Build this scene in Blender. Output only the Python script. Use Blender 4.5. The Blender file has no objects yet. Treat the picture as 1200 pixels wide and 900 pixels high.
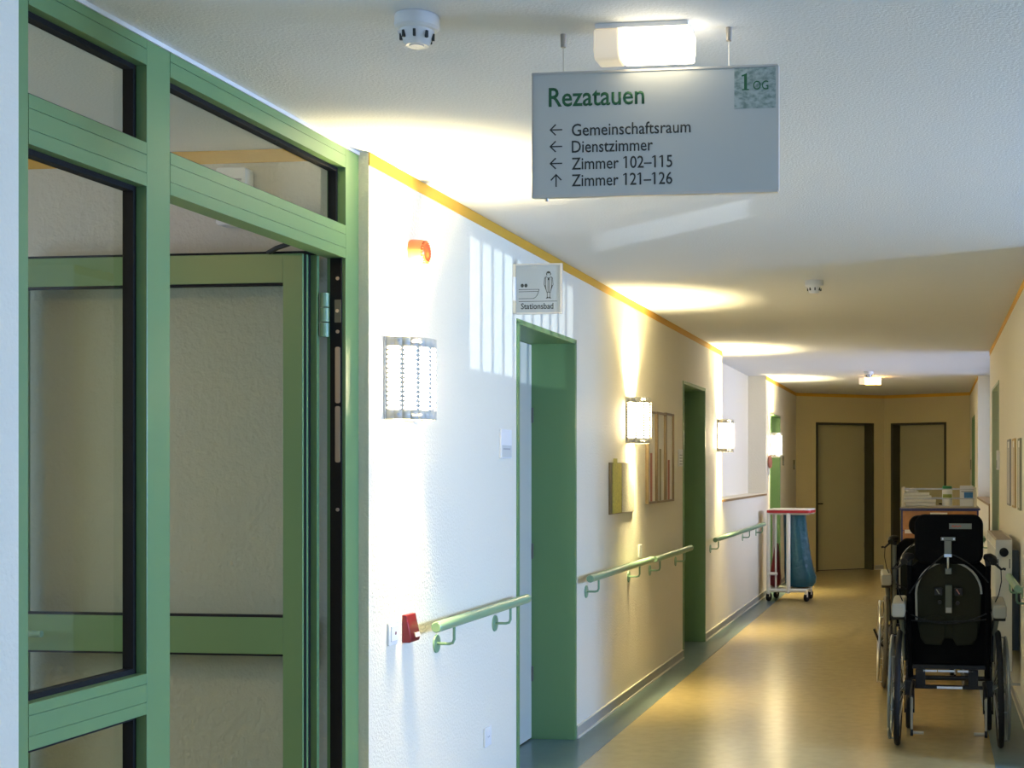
import bpy, math, random
from mathutils import Vector, Matrix
random.seed(4)
PI = math.pi
R = math.radians
C = bpy.context.scene.collection
SC = bpy.context.scene

# ------------------------------------------------------------------ camera, world, light, exposure
cam_d = bpy.data.cameras.new('camera')
cam_d.sensor_fit = 'HORIZONTAL'
cam_d.sensor_width = 36.0
cam_d.lens = 48.0
cam_d.shift_x = -0.2442
cam_d.shift_y = 0.08375
cam_d.clip_start = 0.05
cam_d.clip_end = 100
cam = bpy.data.objects.new('camera', cam_d)
C.objects.link(cam)
cam.location = (0, 0, 1.431)
cam.rotation_euler = (PI/2, 0, math.atan(0.125))
SC.camera = cam

world = bpy.data.worlds.new('world')
SC.world = world
world.use_nodes = True
world.node_tree.nodes['Background'].inputs[0].default_value = (0.55, 0.75, 1.0, 1)
world.node_tree.nodes['Background'].inputs[1].default_value = 1.0

DAY = (0.35, 0.55, 1.0)
SCONCE = (1.0, 0.82, 0.42)

def area(name, loc, rot, sx, sy, energy, color, spread=180, parent=None):
    d = bpy.data.lights.new(name, 'AREA')
    d.shape = 'RECTANGLE'; d.size = sx; d.size_y = sy
    d.energy = energy; d.color = color; d.spread = R(spread)
    o = bpy.data.objects.new(name, d); C.objects.link(o)
    o.location = loc; o.rotation_euler = rot; o.parent = parent
    return o

# daylight arriving at the two windows in the right-hand walls (both outside the frame or round the corner), plus two added fill lamps
area('daylight_lounge', (4.80, 4.6, 2.05), (0, R(66), 0), 1.7, 1.35, 860, DAY)
area('daylight_entrance', (-0.6, -2.4, 1.45), (R(108), 0, 0), 2.2, 1.6, 40, DAY)  # added fill, tints the near ceiling blue; no source seen there
area('daylight_bay', (1.06, 13.95, 1.75), (0, R(90), 0), 1.2, 3.0, 38, (0.64, 0.70, 1.0), 95)
area('daylight_side_room', (-5.3, 2.6, 1.5), (0, R(-90), 0), 1.2, 1.4, 62, (0.62, 0.74, 1.0))  # added fill, brightens the side room wall; its window is invented

SC.view_settings.view_transform = 'Standard'
SC.view_settings.look = 'None'
SC.view_settings.gamma = 1.0
SC.view_settings.use_curve_mapping = False
SC.view_settings.exposure = 0.0

# ------------------------------------------------------------------ materials
MATS = {}
def mat(name, col, rough=0.6, metal=0.0, bump=0.0, bscale=200.0, var=0.0, vscale=8.0, spec=0.5, emit=None, estr=0.0, detail=3.0):
    if name in MATS: return MATS[name]
    m = bpy.data.materials.new(name); m.use_nodes = True
    nt = m.node_tree; b = nt.nodes['Principled BSDF']
    b.inputs['Base Color'].default_value = (*col, 1)
    b.inputs['Roughness'].default_value = rough
    b.inputs['Metallic'].default_value = metal
    b.inputs['Specular IOR Level'].default_value = spec
    tc = nt.nodes.new('ShaderNodeTexCoord')
    if bump:
        n = nt.nodes.new('ShaderNodeTexNoise'); n.inputs['Scale'].default_value = bscale; n.inputs['Detail'].default_value = detail
        nt.links.new(tc.outputs['Object'], n.inputs['Vector'])
        bp = nt.nodes.new('ShaderNodeBump'); bp.inputs['Strength'].default_value = bump; bp.inputs['Distance'].default_value = 0.01
        nt.links.new(n.outputs['Fac'], bp.inputs['Height'])
        nt.links.new(bp.outputs['Normal'], b.inputs['Normal'])
    if var:
        n2 = nt.nodes.new('ShaderNodeTexNoise'); n2.inputs['Scale'].default_value = vscale; n2.inputs['Detail'].default_value = 5
        nt.links.new(tc.outputs['Object'], n2.inputs['Vector'])
        rp = nt.nodes.new('ShaderNodeValToRGB')
        rp.color_ramp.elements[0].position = 0.3; rp.color_ramp.elements[1].position = 0.7
        rp.color_ramp.elements[0].color = (*[c*(1-var) for c in col], 1)
        rp.color_ramp.elements[1].color = (*[min(1, c*(1+var)) for c in col], 1)
        nt.links.new(n2.outputs['Fac'], rp.inputs['Fac'])
        nt.links.new(rp.outputs['Color'], b.inputs['Base Color'])
    if emit:
        b.inputs['Emission Color'].default_value = (*emit, 1)
        b.inputs['Emission Strength'].default_value = estr
    MATS[name] = m
    return m

def glass_mat(name, tint=(0.93, 0.96, 0.94), refl=1.0):
    m = bpy.data.materials.new(name); m.use_nodes = True
    nt = m.node_tree
    for n in list(nt.nodes):
        if n.type != 'OUTPUT_MATERIAL': nt.nodes.remove(n)
    out = [n for n in nt.nodes if n.type == 'OUTPUT_MATERIAL'][0]
    tr = nt.nodes.new('ShaderNodeBsdfTransparent'); tr.inputs[0].default_value = (*tint, 1)
    gl = nt.nodes.new('ShaderNodeBsdfGlossy'); gl.inputs['Roughness'].default_value = 0.02
    fr = nt.nodes.new('ShaderNodeFresnel'); fr.inputs['IOR'].default_value = 1.45
    mx = nt.nodes.new('ShaderNodeMixShader')
    mul = nt.nodes.new('ShaderNodeMath'); mul.operation = 'MULTIPLY'; mul.inputs[1].default_value = refl
    ge = nt.nodes.new('ShaderNodeNewGeometry'); fl = nt.nodes.new('ShaderNodeMath'); fl.operation = 'SUBTRACT'; fl.inputs[0].default_value = 1.0
    nt.links.new(ge.outputs['Backfacing'], fl.inputs[1])
    m2 = nt.nodes.new('ShaderNodeMath'); m2.operation = 'MULTIPLY'
    nt.links.new(fr.outputs[0], m2.inputs[0]); nt.links.new(fl.outputs[0], m2.inputs[1])
    nt.links.new(m2.outputs[0], mul.inputs[0]); nt.links.new(mul.outputs[0], mx.inputs[0])
    nt.links.new(tr.outputs[0], mx.inputs[1]); nt.links.new(gl.outputs[0], mx.inputs[2])
    nt.links.new(mx.outputs[0], out.inputs[0])
    MATS[name] = m
    return m

plaster = mat('plaster', (0.80, 0.75, 0.61), 0.75, bump=0.35, bscale=90, detail=4)
plaster_end_lit = mat('plaster_end_walls', (0.62, 0.53, 0.28), 0.75, bump=0.35, bscale=90, detail=4)  # plaster yellowed: warm light of the far end put into its colour
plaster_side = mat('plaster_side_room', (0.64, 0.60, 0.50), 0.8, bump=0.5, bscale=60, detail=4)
ceil_m = mat('ceiling_paint', (0.72, 0.74, 0.76), 0.85, bump=0.25, bscale=110)
lino = mat('linoleum', (0.47, 0.365, 0.165), 0.24, bump=0.03, bscale=25, var=0.07, vscale=14, spec=0.45)
lino_green = mat('linoleum_green_grey', (0.13, 0.19, 0.18), 0.28, bump=0.03, bscale=25, var=0.08, vscale=14, spec=0.45)
skirt_m = mat('skirting_grey', (0.42, 0.40, 0.34), 0.5)
skirt_l = mat('skirting_bead', (0.66, 0.62, 0.50), 0.5)
ochre = mat('ochre_border', (0.66, 0.36, 0.03), 0.6)
green = mat('green_lacquer', (0.16, 0.285, 0.115), 0.35, spec=0.5)
green_d = mat('green_door_frame', (0.13, 0.25, 0.10), 0.45)
green_r = mat('green_rail_lacquer', (0.21, 0.36, 0.22), 0.3)
shaded_frame = mat('dark_olive_frame', (0.045, 0.045, 0.022), 0.5)  # green frame darkened: shade of the end reveals put into the colour
green_daylit = mat('pale_green_frame', (0.42, 0.50, 0.33), 0.45)  # green frame lightened: daylight on the right-hand door put into the colour
doorleaf = mat('door_leaf_grey', (0.55, 0.56, 0.50), 0.5)
doorfar_lit = mat('door_leaf_olive', (0.46, 0.42, 0.23), 0.55)  # olive leaf with the warm end light mixed into its colour
rubber = mat('black_rubber', (0.008, 0.008, 0.008), 0.7, spec=0.25)
black = mat('black_fabric', (0.004, 0.004, 0.004), 0.9, spec=0.06, bump=0.2, bscale=300)
blackp = mat('black_plastic', (0.007, 0.007, 0.007), 0.5, spec=0.3)
olive = mat('backrest_shell_olive', (0.016, 0.017, 0.010), 0.8, var=0.1, spec=0.1)
piping = mat('grey_piping', (0.30, 0.29, 0.24), 0.6)
armpad = mat('arm_pad_grey', (0.28, 0.26, 0.19), 0.55)
steel = mat('steel', (0.55, 0.55, 0.53), 0.3, metal=1.0)
steel_d = mat('steel_painted_grey', (0.13, 0.14, 0.11), 0.45, metal=0.3)
plate_m = mat('maker_plate', (0.15, 0.16, 0.12), 0.5)
guide_m = mat('guide_olive_grey', (0.07, 0.075, 0.05), 0.5)
brass = mat('dull_steel_plate', (0.42, 0.38, 0.32), 0.4, metal=0.6)
white = mat('white_plastic', (0.80, 0.80, 0.78), 0.4)
white_l = mat('white_lacquer', (0.80, 0.78, 0.70), 0.35)
cream = mat('cream_plastic', (0.72, 0.66, 0.52), 0.4)
alu = mat('brushed_aluminium_sign', (0.59, 0.61, 0.58), 0.5, metal=0.1)
alu_shaded = mat('grey_sign_plate', (0.36, 0.41, 0.43), 0.5)  # sign aluminium with the shade of its camera-facing side painted in
alu_edge = mat('aluminium_edge', (0.62, 0.60, 0.55), 0.35, metal=0.5)
orange = mat('orange_red_plastic', (0.46, 0.12, 0.04), 0.35)
orange_d = mat('orange_red_lens', (0.50, 0.09, 0.02), 0.25)
red = mat('red_plastic', (0.15, 0.008, 0.014), 0.35)
red_lid = mat('red_lid', (0.42, 0.012, 0.014), 0.5)
txt_green = mat('print_green', (0.02, 0.13, 0.05), 0.6)
txt_dark = mat('print_dark', (0.03, 0.035, 0.03), 0.6)
txt_grey = mat('print_grey', (0.35, 0.36, 0.36), 0.6)
shell_m = mat('sconce_metal', (0.66, 0.63, 0.54), 0.45)
bulb = mat('lamp_glow', (1, 0.9, 0.7), 0.5, emit=(1.0, 0.82, 0.50), estr=75)
lampglow = mat('ceiling_lamp_glow', (1, 0.95, 0.85), 0.4, emit=(1.0, 0.86, 0.60), estr=6)
fill_glow_side = mat('ceiling_lamp_glow_side', (1, 0.9, 0.7), 0.4, emit=(1.0, 0.60, 0.22), estr=22)  # glow of the added side-room fill lamp
lampglow_far = mat('ceiling_lamp_glow_warm', (1, 0.9, 0.7), 0.4, emit=(1.0, 0.50, 0.10), estr=30)
lampdim = mat('ceiling_lamp_opal', (0.85, 0.76, 0.60), 0.35, emit=(1.0, 0.80, 0.55), estr=0.4)
blue_bag = mat('blue_plastic_bag', (0.004, 0.075, 0.12), 0.3, bump=1.0, bscale=14, spec=0.6)
red_bag = mat('red_plastic_bag', (0.20, 0.015, 0.02), 0.35, bump=0.5, bscale=22)
wood = mat('beech_veneer', (0.42, 0.19, 0.06), 0.45, var=0.12, vscale=20)
navy = mat('navy_edge', (0.02, 0.03, 0.14), 0.4)
worktop = mat('worktop_beige', (0.45, 0.38, 0.26), 0.4)
paper = mat('paper_white', (0.78, 0.76, 0.70), 0.7)
lidgreen = mat('lid_green', (0.02, 0.22, 0.07), 0.4)
labelg = mat('label_yellow_green', (0.35, 0.40, 0.08), 0.5)
labelb = mat('label_blue', (0.05, 0.22, 0.50), 0.5)
frame_wood = mat('frame_bronze', (0.20, 0.14, 0.06), 0.4, metal=0.2)
pic_red = mat('picture_band_red', (0.38, 0.14, 0.10), 0.7)
pic_olive = mat('picture_band_olive', (0.26, 0.25, 0.15), 0.7)
pic_tan = mat('picture_band_tan', (0.52, 0.36, 0.16), 0.7)
pic_grey = mat('picture_band_grey', (0.32, 0.31, 0.29), 0.7)
board_y = mat('board_yellow_print', (0.50, 0.46, 0.09), 0.5, var=0.2, vscale=60)
board_g = mat('board_grey_print', (0.38, 0.37, 0.30), 0.5, var=0.25, vscale=90)
sill_wood = mat('sill_brown', (0.30, 0.19, 0.08), 0.45)
rad_m = mat('radiator_enamel', (0.66, 0.64, 0.53), 0.4)
rad_end = mat('radiator_end_cap', (0.45, 0.36, 0.25), 0.5)
glass = glass_mat('clear_glass', (0.92, 0.95, 0.91), 1.0)
glass_w = glass_mat('window_glass', (0.96, 0.98, 1.0), 1.0)
perspex = glass_mat('perspex', (0.93, 0.94, 0.90), 1.0)

def photo_print():
    m = bpy.data.materials.new('green_toned_print'); m.use_nodes = True
    nt = m.node_tree; b = nt.nodes['Principled BSDF']; b.inputs['Roughness'].default_value = 0.5
    tc = nt.nodes.new('ShaderNodeTexCoord'); mp = nt.nodes.new('ShaderNodeMapping')
    mp.inputs['Scale'].default_value = (60, 30, 95)
    n = nt.nodes.new('ShaderNodeTexNoise'); n.inputs['Scale'].default_value = 1.0; n.inputs['Detail'].default_value = 4
    rp = nt.nodes.new('ShaderNodeValToRGB')
    rp.color_ramp.elements[0].position = 0.36; rp.color_ramp.elements[1].position = 0.60
    rp.color_ramp.elements[0].color = (0.19, 0.27, 0.24, 1); rp.color_ramp.elements[1].color = (0.46, 0.54, 0.52, 1)
    nt.links.new(tc.outputs['Object'], mp.inputs[0]); nt.links.new(mp.outputs[0], n.inputs['Vector'])
    nt.links.new(n.outputs['Fac'], rp.inputs['Fac']); nt.links.new(rp.outputs[0], b.inputs['Base Color'])
    return m
print_m = photo_print()

# ------------------------------------------------------------------ mesh helpers
class MB:
    def __init__(s): s.v = []; s.f = []
    def add(s, vs, fs):
        o = len(s.v); s.v += [tuple(v) for v in vs]; s.f += [tuple(i+o for i in f) for f in fs]; return s
    def bx(s, x0, x1, y0, y1, z0, z1, M=None):
        vs = [Vector((x, y, z)) for z in (z0, z1) for y in (y0, y1) for x in (x0, x1)]
        if M is not None: vs = [M @ v for v in vs]
        return s.add(vs, [(0, 2, 3, 1), (4, 5, 7, 6), (0, 1, 5, 4), (2, 6, 7, 3), (0, 4, 6, 2), (1, 3, 7, 5)])
    def rings(s, rings, cap=True, closed=True):
        n = len(rings[0]); o = len(s.v); fs = []
        for k in range(len(rings)-1):
            for i in range(n if closed else n-1):
                j = (i+1) % n
                fs.append((k*n+i, k*n+j, (k+1)*n+j, (k+1)*n+i))
        if cap:
            fs.append(tuple(range(n))[::-1]); fs.append(tuple((len(rings)-1)*n+i for i in range(n)))
        return s.add([p for r in rings for p in r], fs)
    def tube(s, path, r, seg=10, cap=True, closed=False):
        P = [Vector(p) for p in path]; n = len(P)
        rr = r if isinstance(r, (list, tuple)) else [r]*n
        T = []
        for i in range(n):
            if closed: t = P[(i+1) % n]-P[i-1]
            else: t = P[min(i+1, n-1)]-P[max(i-1, 0)]
            T.append(t.normalized())
        up = Vector((0, 0, 1)) if abs(T[0].z) < 0.9 else Vector((1, 0, 0))
        nrm = T[0].cross(up).normalized(); rs = []
        for i in range(n):
            nrm = (nrm - T[i]*nrm.dot(T[i])).normalized(); bn = T[i].cross(nrm)
            rs.append([P[i]+(nrm*math.cos(a)+bn*math.sin(a))*rr[i] for a in [2*PI*k/seg for k in range(seg)]])
        if closed: rs.append(rs[0]); cap = False
        return s.rings(rs, cap)
    def cyl(s, p0, p1, r0, r1=None, seg=16):
        return s.tube([p0, p1], [r0, r0 if r1 is None else r1], seg)
    def lathe(s, prof, seg=24, M=None):          # profile of (radius, z)
        rs = []
        for r, z in prof:
            ring = [Vector((r*math.cos(2*PI*k/seg), r*math.sin(2*PI*k/seg), z)) for k in range(seg)]
            rs.append([M @ p for p in ring] if M is not None else ring)
        return s.rings(rs, True)
    def torus(s, c, axis, R_, r, seg=40, sub=8):
        q = Vector(axis).to_track_quat('Z', 'Y').to_matrix()
        path = [Vector(c)+q @ Vector((R_*math.cos(2*PI*k/seg), R_*math.sin(2*PI*k/seg), 0)) for k in range(seg)]
        return s.tube(path, r, sub, closed=True)
    def prism(s, pts, axis, a0, a1):             # 2D outline extruded along an axis
        def p3(u, w, a): return {'x': (a, u, w), 'y': (u, a, w), 'z': (u, w, a)}[axis]
        return s.rings([[p3(u, w, a0) for u, w in pts], [p3(u, w, a1) for u, w in pts]])
    def build(s, name, m, parent=None, smooth=True, bevel=0.0, solid=0.0, loc=None, rot=None, seg=2):
        me = bpy.data.meshes.new(name); me.from_pydata(s.v, [], s.f); me.validate()
        import bmesh
        bm = bmesh.new(); bm.from_mesh(me); bmesh.ops.recalc_face_normals(bm, faces=bm.faces); bm.to_mesh(me); bm.free()
        me.materials.append(m)
        if smooth:
            me.shade_smooth(); me.set_sharp_from_angle(angle=R(38))
        o = bpy.data.objects.new(name, me); C.objects.link(o)
        if parent is not None: o.parent = parent
        if loc: o.location = loc
        if rot: o.rotation_euler = rot
        if solid:
            md = o.modifiers.new('solid', 'SOLIDIFY'); md.thickness = solid; md.offset = 0
        if bevel:
            md = o.modifiers.new('bevel', 'BEVEL'); md.width = bevel; md.segments = seg; md.limit_method = 'ANGLE'
        return o

def B(*a): return MB().bx(*a)
def rrect(w, h, r, n=5, cx=0, cy=0):
    pts = []
    for sx, sy, a0 in ((1, 1, 0), (-1, 1, 90), (-1, -1, 180), (1, -1, 270)):
        for k in range(n+1):
            a = R(a0+90*k/n)
            pts.append((cx+sx*(w/2-r)+r*math.cos(a), cy+sy*(h/2-r)+r*math.sin(a)))
    return pts
def tag(o, label, cat, group=None, kind=None):
    o['label'] = label; o['category'] = cat
    if group: o['group'] = group
    if kind: o['kind'] = kind
    return o
def thing(name, label, cat, loc=(0, 0, 0), rz=0, group=None, kind=None):
    o = bpy.data.objects.new(name, None); C.objects.link(o)
    o.location = loc; o.rotation_euler = (0, 0, rz)
    return tag(o, label, cat, group, kind)
def struct(o, label, cat):
    return tag(o, label, cat, None, 'structure')

def text(s, parent, m, x0, z, h, width=None, y=0.0, name='lettering', ext=0.0006, bold=0.0, x1=None):
    """flat lettering in the local xz plane facing -y; cap height h, fitted to width"""
    cu = bpy.data.curves.new(name, 'FONT'); cu.body = s; cu.extrude = 0.0; cu.offset = bold; cu.size = 1.0; cu.resolution_u = 3
    ob = bpy.data.objects.new(name, cu); C.objects.link(ob)
    bpy.context.view_layer.update()
    dg = bpy.context.evaluated_depsgraph_get()
    me = bpy.data.meshes.new_from_object(ob.evaluated_get(dg))
    bpy.data.objects.remove(ob)
    xs = [v.co.x for v in me.vertices]
    sx = (width/(max(xs)-min(xs))) if width else h/0.70
    mn = min(xs)
    for v in me.vertices:
        v.co = Vector((x0+(v.co.x-mn)*sx, y, z+v.co.y*h/0.70))
    flags = []
    for i, ch in enumerate(s):                     # give the bare figure 1 its flag
        if ch == '1' and len(s) > 1:
            cu2 = bpy.data.curves.new('t', 'FONT'); cu2.body = s[:i+1]; cu2.size = 1.0
            o2 = bpy.data.objects.new('t', cu2); C.objects.link(o2); bpy.context.view_layer.update()
            m2 = bpy.data.meshes.new_from_object(o2.evaluated_get(bpy.context.evaluated_depsgraph_get()))
            flags.append(x0+(max(v.co.x for v in m2.vertices)-mn)*sx)
            bpy.data.objects.remove(o2); bpy.data.meshes.remove(m2)
    if flags:
        import bmesh
        bm = bmesh.new(); bm.from_mesh(me)
        for xr in flags:
            xl = xr-h*0.10
            bm.faces.new([bm.verts.new(p) for p in ((xl, y, z+h), (xl-h*0.20, y, z+h*0.86), (xl-h*0.20, y, z+h*0.77), (xl, y, z+h*0.88))])
        bm.to_mesh(me); bm.free()
    me.materials.clear(); me.materials.append(m)
    o = bpy.data.objects.new(name, me); C.objects.link(o); o.parent = parent
    md = o.modifiers.new('solid', 'SOLIDIFY'); md.thickness = ext; md.offset = 0
    return o
def strokes(polys, w, y, mb=None):
    """polylines in the local xz plane drawn as flat bars of width w (thin raised print)"""
    mb = mb or MB()
    for pl in polys:
        for (x0, z0), (x1, z1) in zip(pl, pl[1:]):
            d = Vector((x1-x0, z1-z0)); L = d.length
            if L < 1e-6: continue
            d /= L; n = Vector((-d.y, d.x))*w/2; e = d*w*0.3
            q = [(x0-e.x+n.x, z0-e.y+n.y), (x1+e.x+n.x, z1+e.y+n.y), (x1+e.x-n.x, z1+e.y-n.y), (x0-e.x-n.x, z0-e.y-n.y)]
            mb.prism(q, 'y', y, y-0.0005)
    return mb

def copy_tree(o, parent=None):
    c = o.copy(); C.objects.link(c)
    if parent is not None: c.parent = parent
    for ch in list(o.children): copy_tree(ch, c)
    return c

# ------------------------------------------------------------------ setting
XL, XR, H = -1.8824, 0.51, 2.5
L90, R90 = R(90), R(-90)

def wall(name, origin, rz, length, thick, openings, m=plaster, height=H, label='', floor=0.0):
    us = sorted({0, length} | {u for o in openings for u in o[:2]})
    zs = sorted({floor, height} | {z for o in openings for z in o[2:4]})
    mb = MB()
    for u0, u1 in zip(us, us[1:]):
        run = None
        for z0, z1 in zip(zs, zs[1:]):
            um, zm = (u0+u1)/2, (z0+z1)/2
            hole = any(a < um < b and c_ < zm < d for a, b, c_, d in openings)
            if not hole:
                if run is None: run = [z0, z1]
                else: run[1] = z1
            if hole or z1 == zs[-1]:
                if run: mb.bx(u0, u1, 0, thick, run[0], run[1])
                run = None
    o = mb.build(name, m, smooth=False, loc=(origin[0], origin[1], 0), rot=(0, 0, rz))
    return struct(o, label, 'wall')

struct(B(-5.2, 4.6, -2.2, 21.5, -0.1, 0).build('floor', lino, smooth=False), 'tan speckled linoleum floor of the corridor', 'floor')
struct(B(-5.2, 4.6, -2.2, 21.5, H, H+0.12).build('ceiling', ceil_m, smooth=False), 'white textured ceiling over the corridor', 'ceiling')
# green-grey linoleum edging, laid flush along both walls and into the door recesses
b = MB().bx(-1.8824, -1.69, 4.392, 18.85, 0, 0.0015)
for y0, y1 in ((6.045, 7.064), (10.215, 11.215), (15.79, 16.845)): b.bx(-2.12, -1.8824, y0, y1, 0, 0.0015)
struct(b.build('trim_1', lino_green, smooth=False), 'green-grey linoleum edging along the left wall', 'floor edging')
struct(B(0.30, 0.51, 6.6, 19.0, 0, 0.0015).build('trim_2', lino_green, smooth=False), 'green-grey linoleum edging along the right wall', 'floor edging')

Y0 = 4.392
wall('wall_left', (XL, Y0), L90, 18.85-Y0, 0.34,
     [(6.045-Y0, 7.064-Y0, 0, 2.110), (10.215-Y0, 11.215-Y0, 0, 2.098), (12.15-Y0, 15.42-Y0, 1.155, H), (15.79-Y0, 16.845-Y0, 0, 2.085)],
     label='long white roughcast corridor wall on the left with three door recesses')
wall('wall_left_front', (XL, -2.0), L90, 4.62, 0.30, [], label='white roughcast wall edge at the left border of the picture')
struct(MB().bx(12.15-Y0, 15.42-Y0, 0.205, 0.335, 1.14, H).build('wall_left_recess', plaster, smooth=False, loc=(XL, Y0, 0), rot=(0, 0, L90)), 'pale daylit back wall of the shallow recess above the left ledge', 'wall')
wall('wall_right', (XR, 19.0), R90, 19.0-6.6, 0.34,
     [(19.0-17.9, 19.0-16.8, 0, 2.09), (19.0-15.68, 19.0-12.42, 1.12, H), (19.0-11.86, 19.0-10.72, 0, 2.115)],
     label='cream roughcast corridor wall on the right with radiator and handrail')
VL = Vector((XL, 18.85)); VM = Vector((-0.69, 19.68)); VR = Vector((XR, 19.0))
dl, dr = VM-VL, VR-VM
al, ar = math.atan2(dl.y, dl.x), math.atan2(dr.y, dr.x)
wall('wall_end_left', VL, al, dl.length+0.12, 0.30, [(0.33, 1.263, 0, 2.085)], m=plaster_end_lit, label='left half of the angled end wall with a door')
wall('wall_end_right', VM, ar, dr.length+0.1, 0.30, [(0.122, 0.998, 0, 2.085)], m=plaster_end_lit, label='right half of the angled end wall with a door')
# lounge and entrance, out of the picture on the right and behind the camera
wall('wall_lounge_far', (XR+0.34, 6.6), 0, 3.6, 0.2, [], label='lounge wall out of the picture beside the corridor')
wall('wall_lounge_window', (4.3, 6.8), R90, 8.8, 0.2, [(1.5, 2.9, 0.6, 2.3)], label='lounge wall with a wide window out of the picture')
wall('wall_back', (4.5, -2.0), R(180), 9.7, 0.2, [(4.0, 6.3, 0.6, 2.35)], label='wall behind the camera with a wide window')
# side room behind the glazed screen
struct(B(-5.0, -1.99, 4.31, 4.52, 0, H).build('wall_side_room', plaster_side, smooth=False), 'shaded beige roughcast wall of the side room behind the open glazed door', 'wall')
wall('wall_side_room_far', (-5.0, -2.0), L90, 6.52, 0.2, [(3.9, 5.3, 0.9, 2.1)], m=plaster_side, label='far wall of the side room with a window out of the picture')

# ochre borders under the ceiling
def trim(n, origin, rz, u0, u1, label):
    o = B(u0, u1, -0.004, 0, 2.455, 2.498).build('trim_%d' % n, ochre, smooth=False, loc=(origin[0], origin[1], 0), rot=(0, 0, rz))
    struct(o, label, 'ceiling border')
trim(3, (XL, 0), L90, 4.392, 12.15, 'ochre painted border under the ceiling along the near left wall')
trim(4, (XL, 0), L90, 15.42, 18.85, 'ochre border under the ceiling along the left wall beyond the recess')
trim(5, (XR, 0), R90, -12.42, -6.6, 'ochre border under the ceiling along the near right wall')
trim(6, (XR, 0), R90, -19.0, -15.68, 'ochre border under the ceiling along the right wall beyond the window bay')
trim(7, VL, al, 0, dl.length, 'ochre border along the top of the left end wall')
trim(8, VM, ar, 0, dr.length, 'ochre border along the top of the right end wall')
trim(9, (0, 4.31), 0, -5.0, -1.99, 'ochre border seen through the glazed screen in the side room')

# skirting: coved grey strip with a pale bead
def skirt(name, origin, rz, spans, label):
    b = MB(); b2 = MB()
    for u0, u1 in spans:
        b.bx(u0, u1, -0.008, 0, 0.012, 0.062)
        b2.bx(u0, u1, -0.014, 0, 0.0015, 0.012); b2.bx(u0, u1, -0.010, 0, 0.062, 0.068)
    o = b.build(name, skirt_m, smooth=False, loc=(origin[0], origin[1], 0), rot=(0, 0, rz))
    b2.build('skirting_bead', skirt_l, o, smooth=False)
    struct(o, label, 'baseboard')
skirt('baseboard_left', (XL, 0), L90, [(4.40, 6.03), (7.08, 10.20), (11.23, 15.77), (16.86, 18.84)], 'grey skirting with pale bead along the left wall')
skirt('baseboard_right', (XR, 0), R90, [(-18.98, -17.93), (-16.77, -11.90), (-10.68, -6.62)], 'grey skirting with pale bead along the right wall')
skirt('baseboard_end', VL, al, [(0.02, 0.30), (1.29, dl.length-0.02)], 'skirting along the left end wall')

# ledges of the two recesses
struct(MB().bx(12.15, 15.42, -0.012, 0.205, 1.14, 1.16).build('trim_10', sill_wood, smooth=False, loc=(XL, 0, 0), rot=(0, 0, L90)), 'thin brown ledge nosing of the left recess', 'ledge')
struct(MB().bx(12.15, 15.42, 0.0, 0.205, 1.158, 1.163).build('trim_11', plaster, smooth=False, loc=(XL, 0, 0), rot=(0, 0, L90)), 'white top of the left recess ledge', 'ledge')
b = MB().bx(-15.68, -12.42, -0.012, 0.34, 1.105, 1.125); b.bx(-12.43, -12.41, -0.012, 0.0, 0.07, 1.125)
struct(b.build('trim_12', sill_wood, smooth=False, loc=(XR, 0, 0), rot=(0, 0, R90)), 'brown ledge nosing of the right window bay', 'ledge')

# windows
def window(n, loc, rz, w, z0, z1, bars, label):
    root = thing('window_%d' % n, label, 'window', loc, rz, kind='structure')
    fr = MB(); f = 0.06
    fr.bx(0, w, -0.03, 0.03, z0, z0+f); fr.bx(0, w, -0.03, 0.03, z1-f, z1)
    fr.bx(0, f, -0.03, 0.03, z0, z1); fr.bx(w-f, w, -0.03, 0.03, z0, z1)
    for k in range(1, bars): fr.bx(w*k/bars-0.03, w*k/bars+0.03, -0.03, 0.03, z0, z1)
    fr.build('window_frame', white_l, root, smooth=False)
    for k in range(bars):
        B(w*k/bars+0.03, w*(k+1)/bars-0.03, -0.004, 0.004, z0+f, z1-f).build('pane', glass_w, root, smooth=False)
window(1, (4.40, 5.3, 0), R90, 1.4, 0.6, 2.3, 2, 'tall lounge window out of the picture on the right')
window(4, (0.5, -2.1, 0), R(180), 2.3, 0.6, 2.35, 2, 'wide window behind the camera')  # added to house the fill lamp behind the camera
window(2, (XR+0.25, 15.68, 0), R90, 3.26, 1.125, 2.5, 3, 'window of the right bay that lights the left recess')

window(3, (-5.1, 1.9, 0), L90, 1.4, 0.9, 2.1, 2, 'side room window out of the picture')  # added to house the side-room fill lamp
# slatted panel standing in the lounge window; low sun thrown back from outside falls through its slots
SUNP = Vector((5.5, 4.0, 0.80)); PX = 4.28
def through(p):
    t = (PX-SUNP.x)/(p[0]-SUNP.x); q = SUNP+(Vector(p)-SUNP)*t
    return (q.y, q.z)
ya, za = through((XL, 5.40, 1.845)); yb_, zb = through((XL, 7.03, 2.393))
quad = [through(p) for p in ((-1.55, 6.06, H), (-0.69, 5.29, H), (-0.765, 5.74, H), (-1.685, 6.62, H))]
zq0 = min(q[1] for q in quad); zq1 = max(q[1] for q in quad); yq0 = min(q[0] for q in quad); yq1 = max(q[0] for q in quad)
Y_0, Y_1, Z_0, Z_1 = ya-0.22, yb_+0.22, za-0.14, max(zq1, zb)+0.16
sp_ = MB().bx(PX-0.004, PX+0.004, Y_0, ya, Z_0, zb).bx(PX-0.004, PX+0.004, yb_, Y_1, Z_0, zb).bx(PX-0.004, PX+0.004, ya, yb_, Z_0, za)
zm = (zb+zq0)/2 if zq0 > zb else zb
sp_.bx(PX-0.004, PX+0.004, Y_0, Y_1, zb, zq0).bx(PX-0.004, PX+0.004, Y_0, Y_1, zq1, Z_1)
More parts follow.
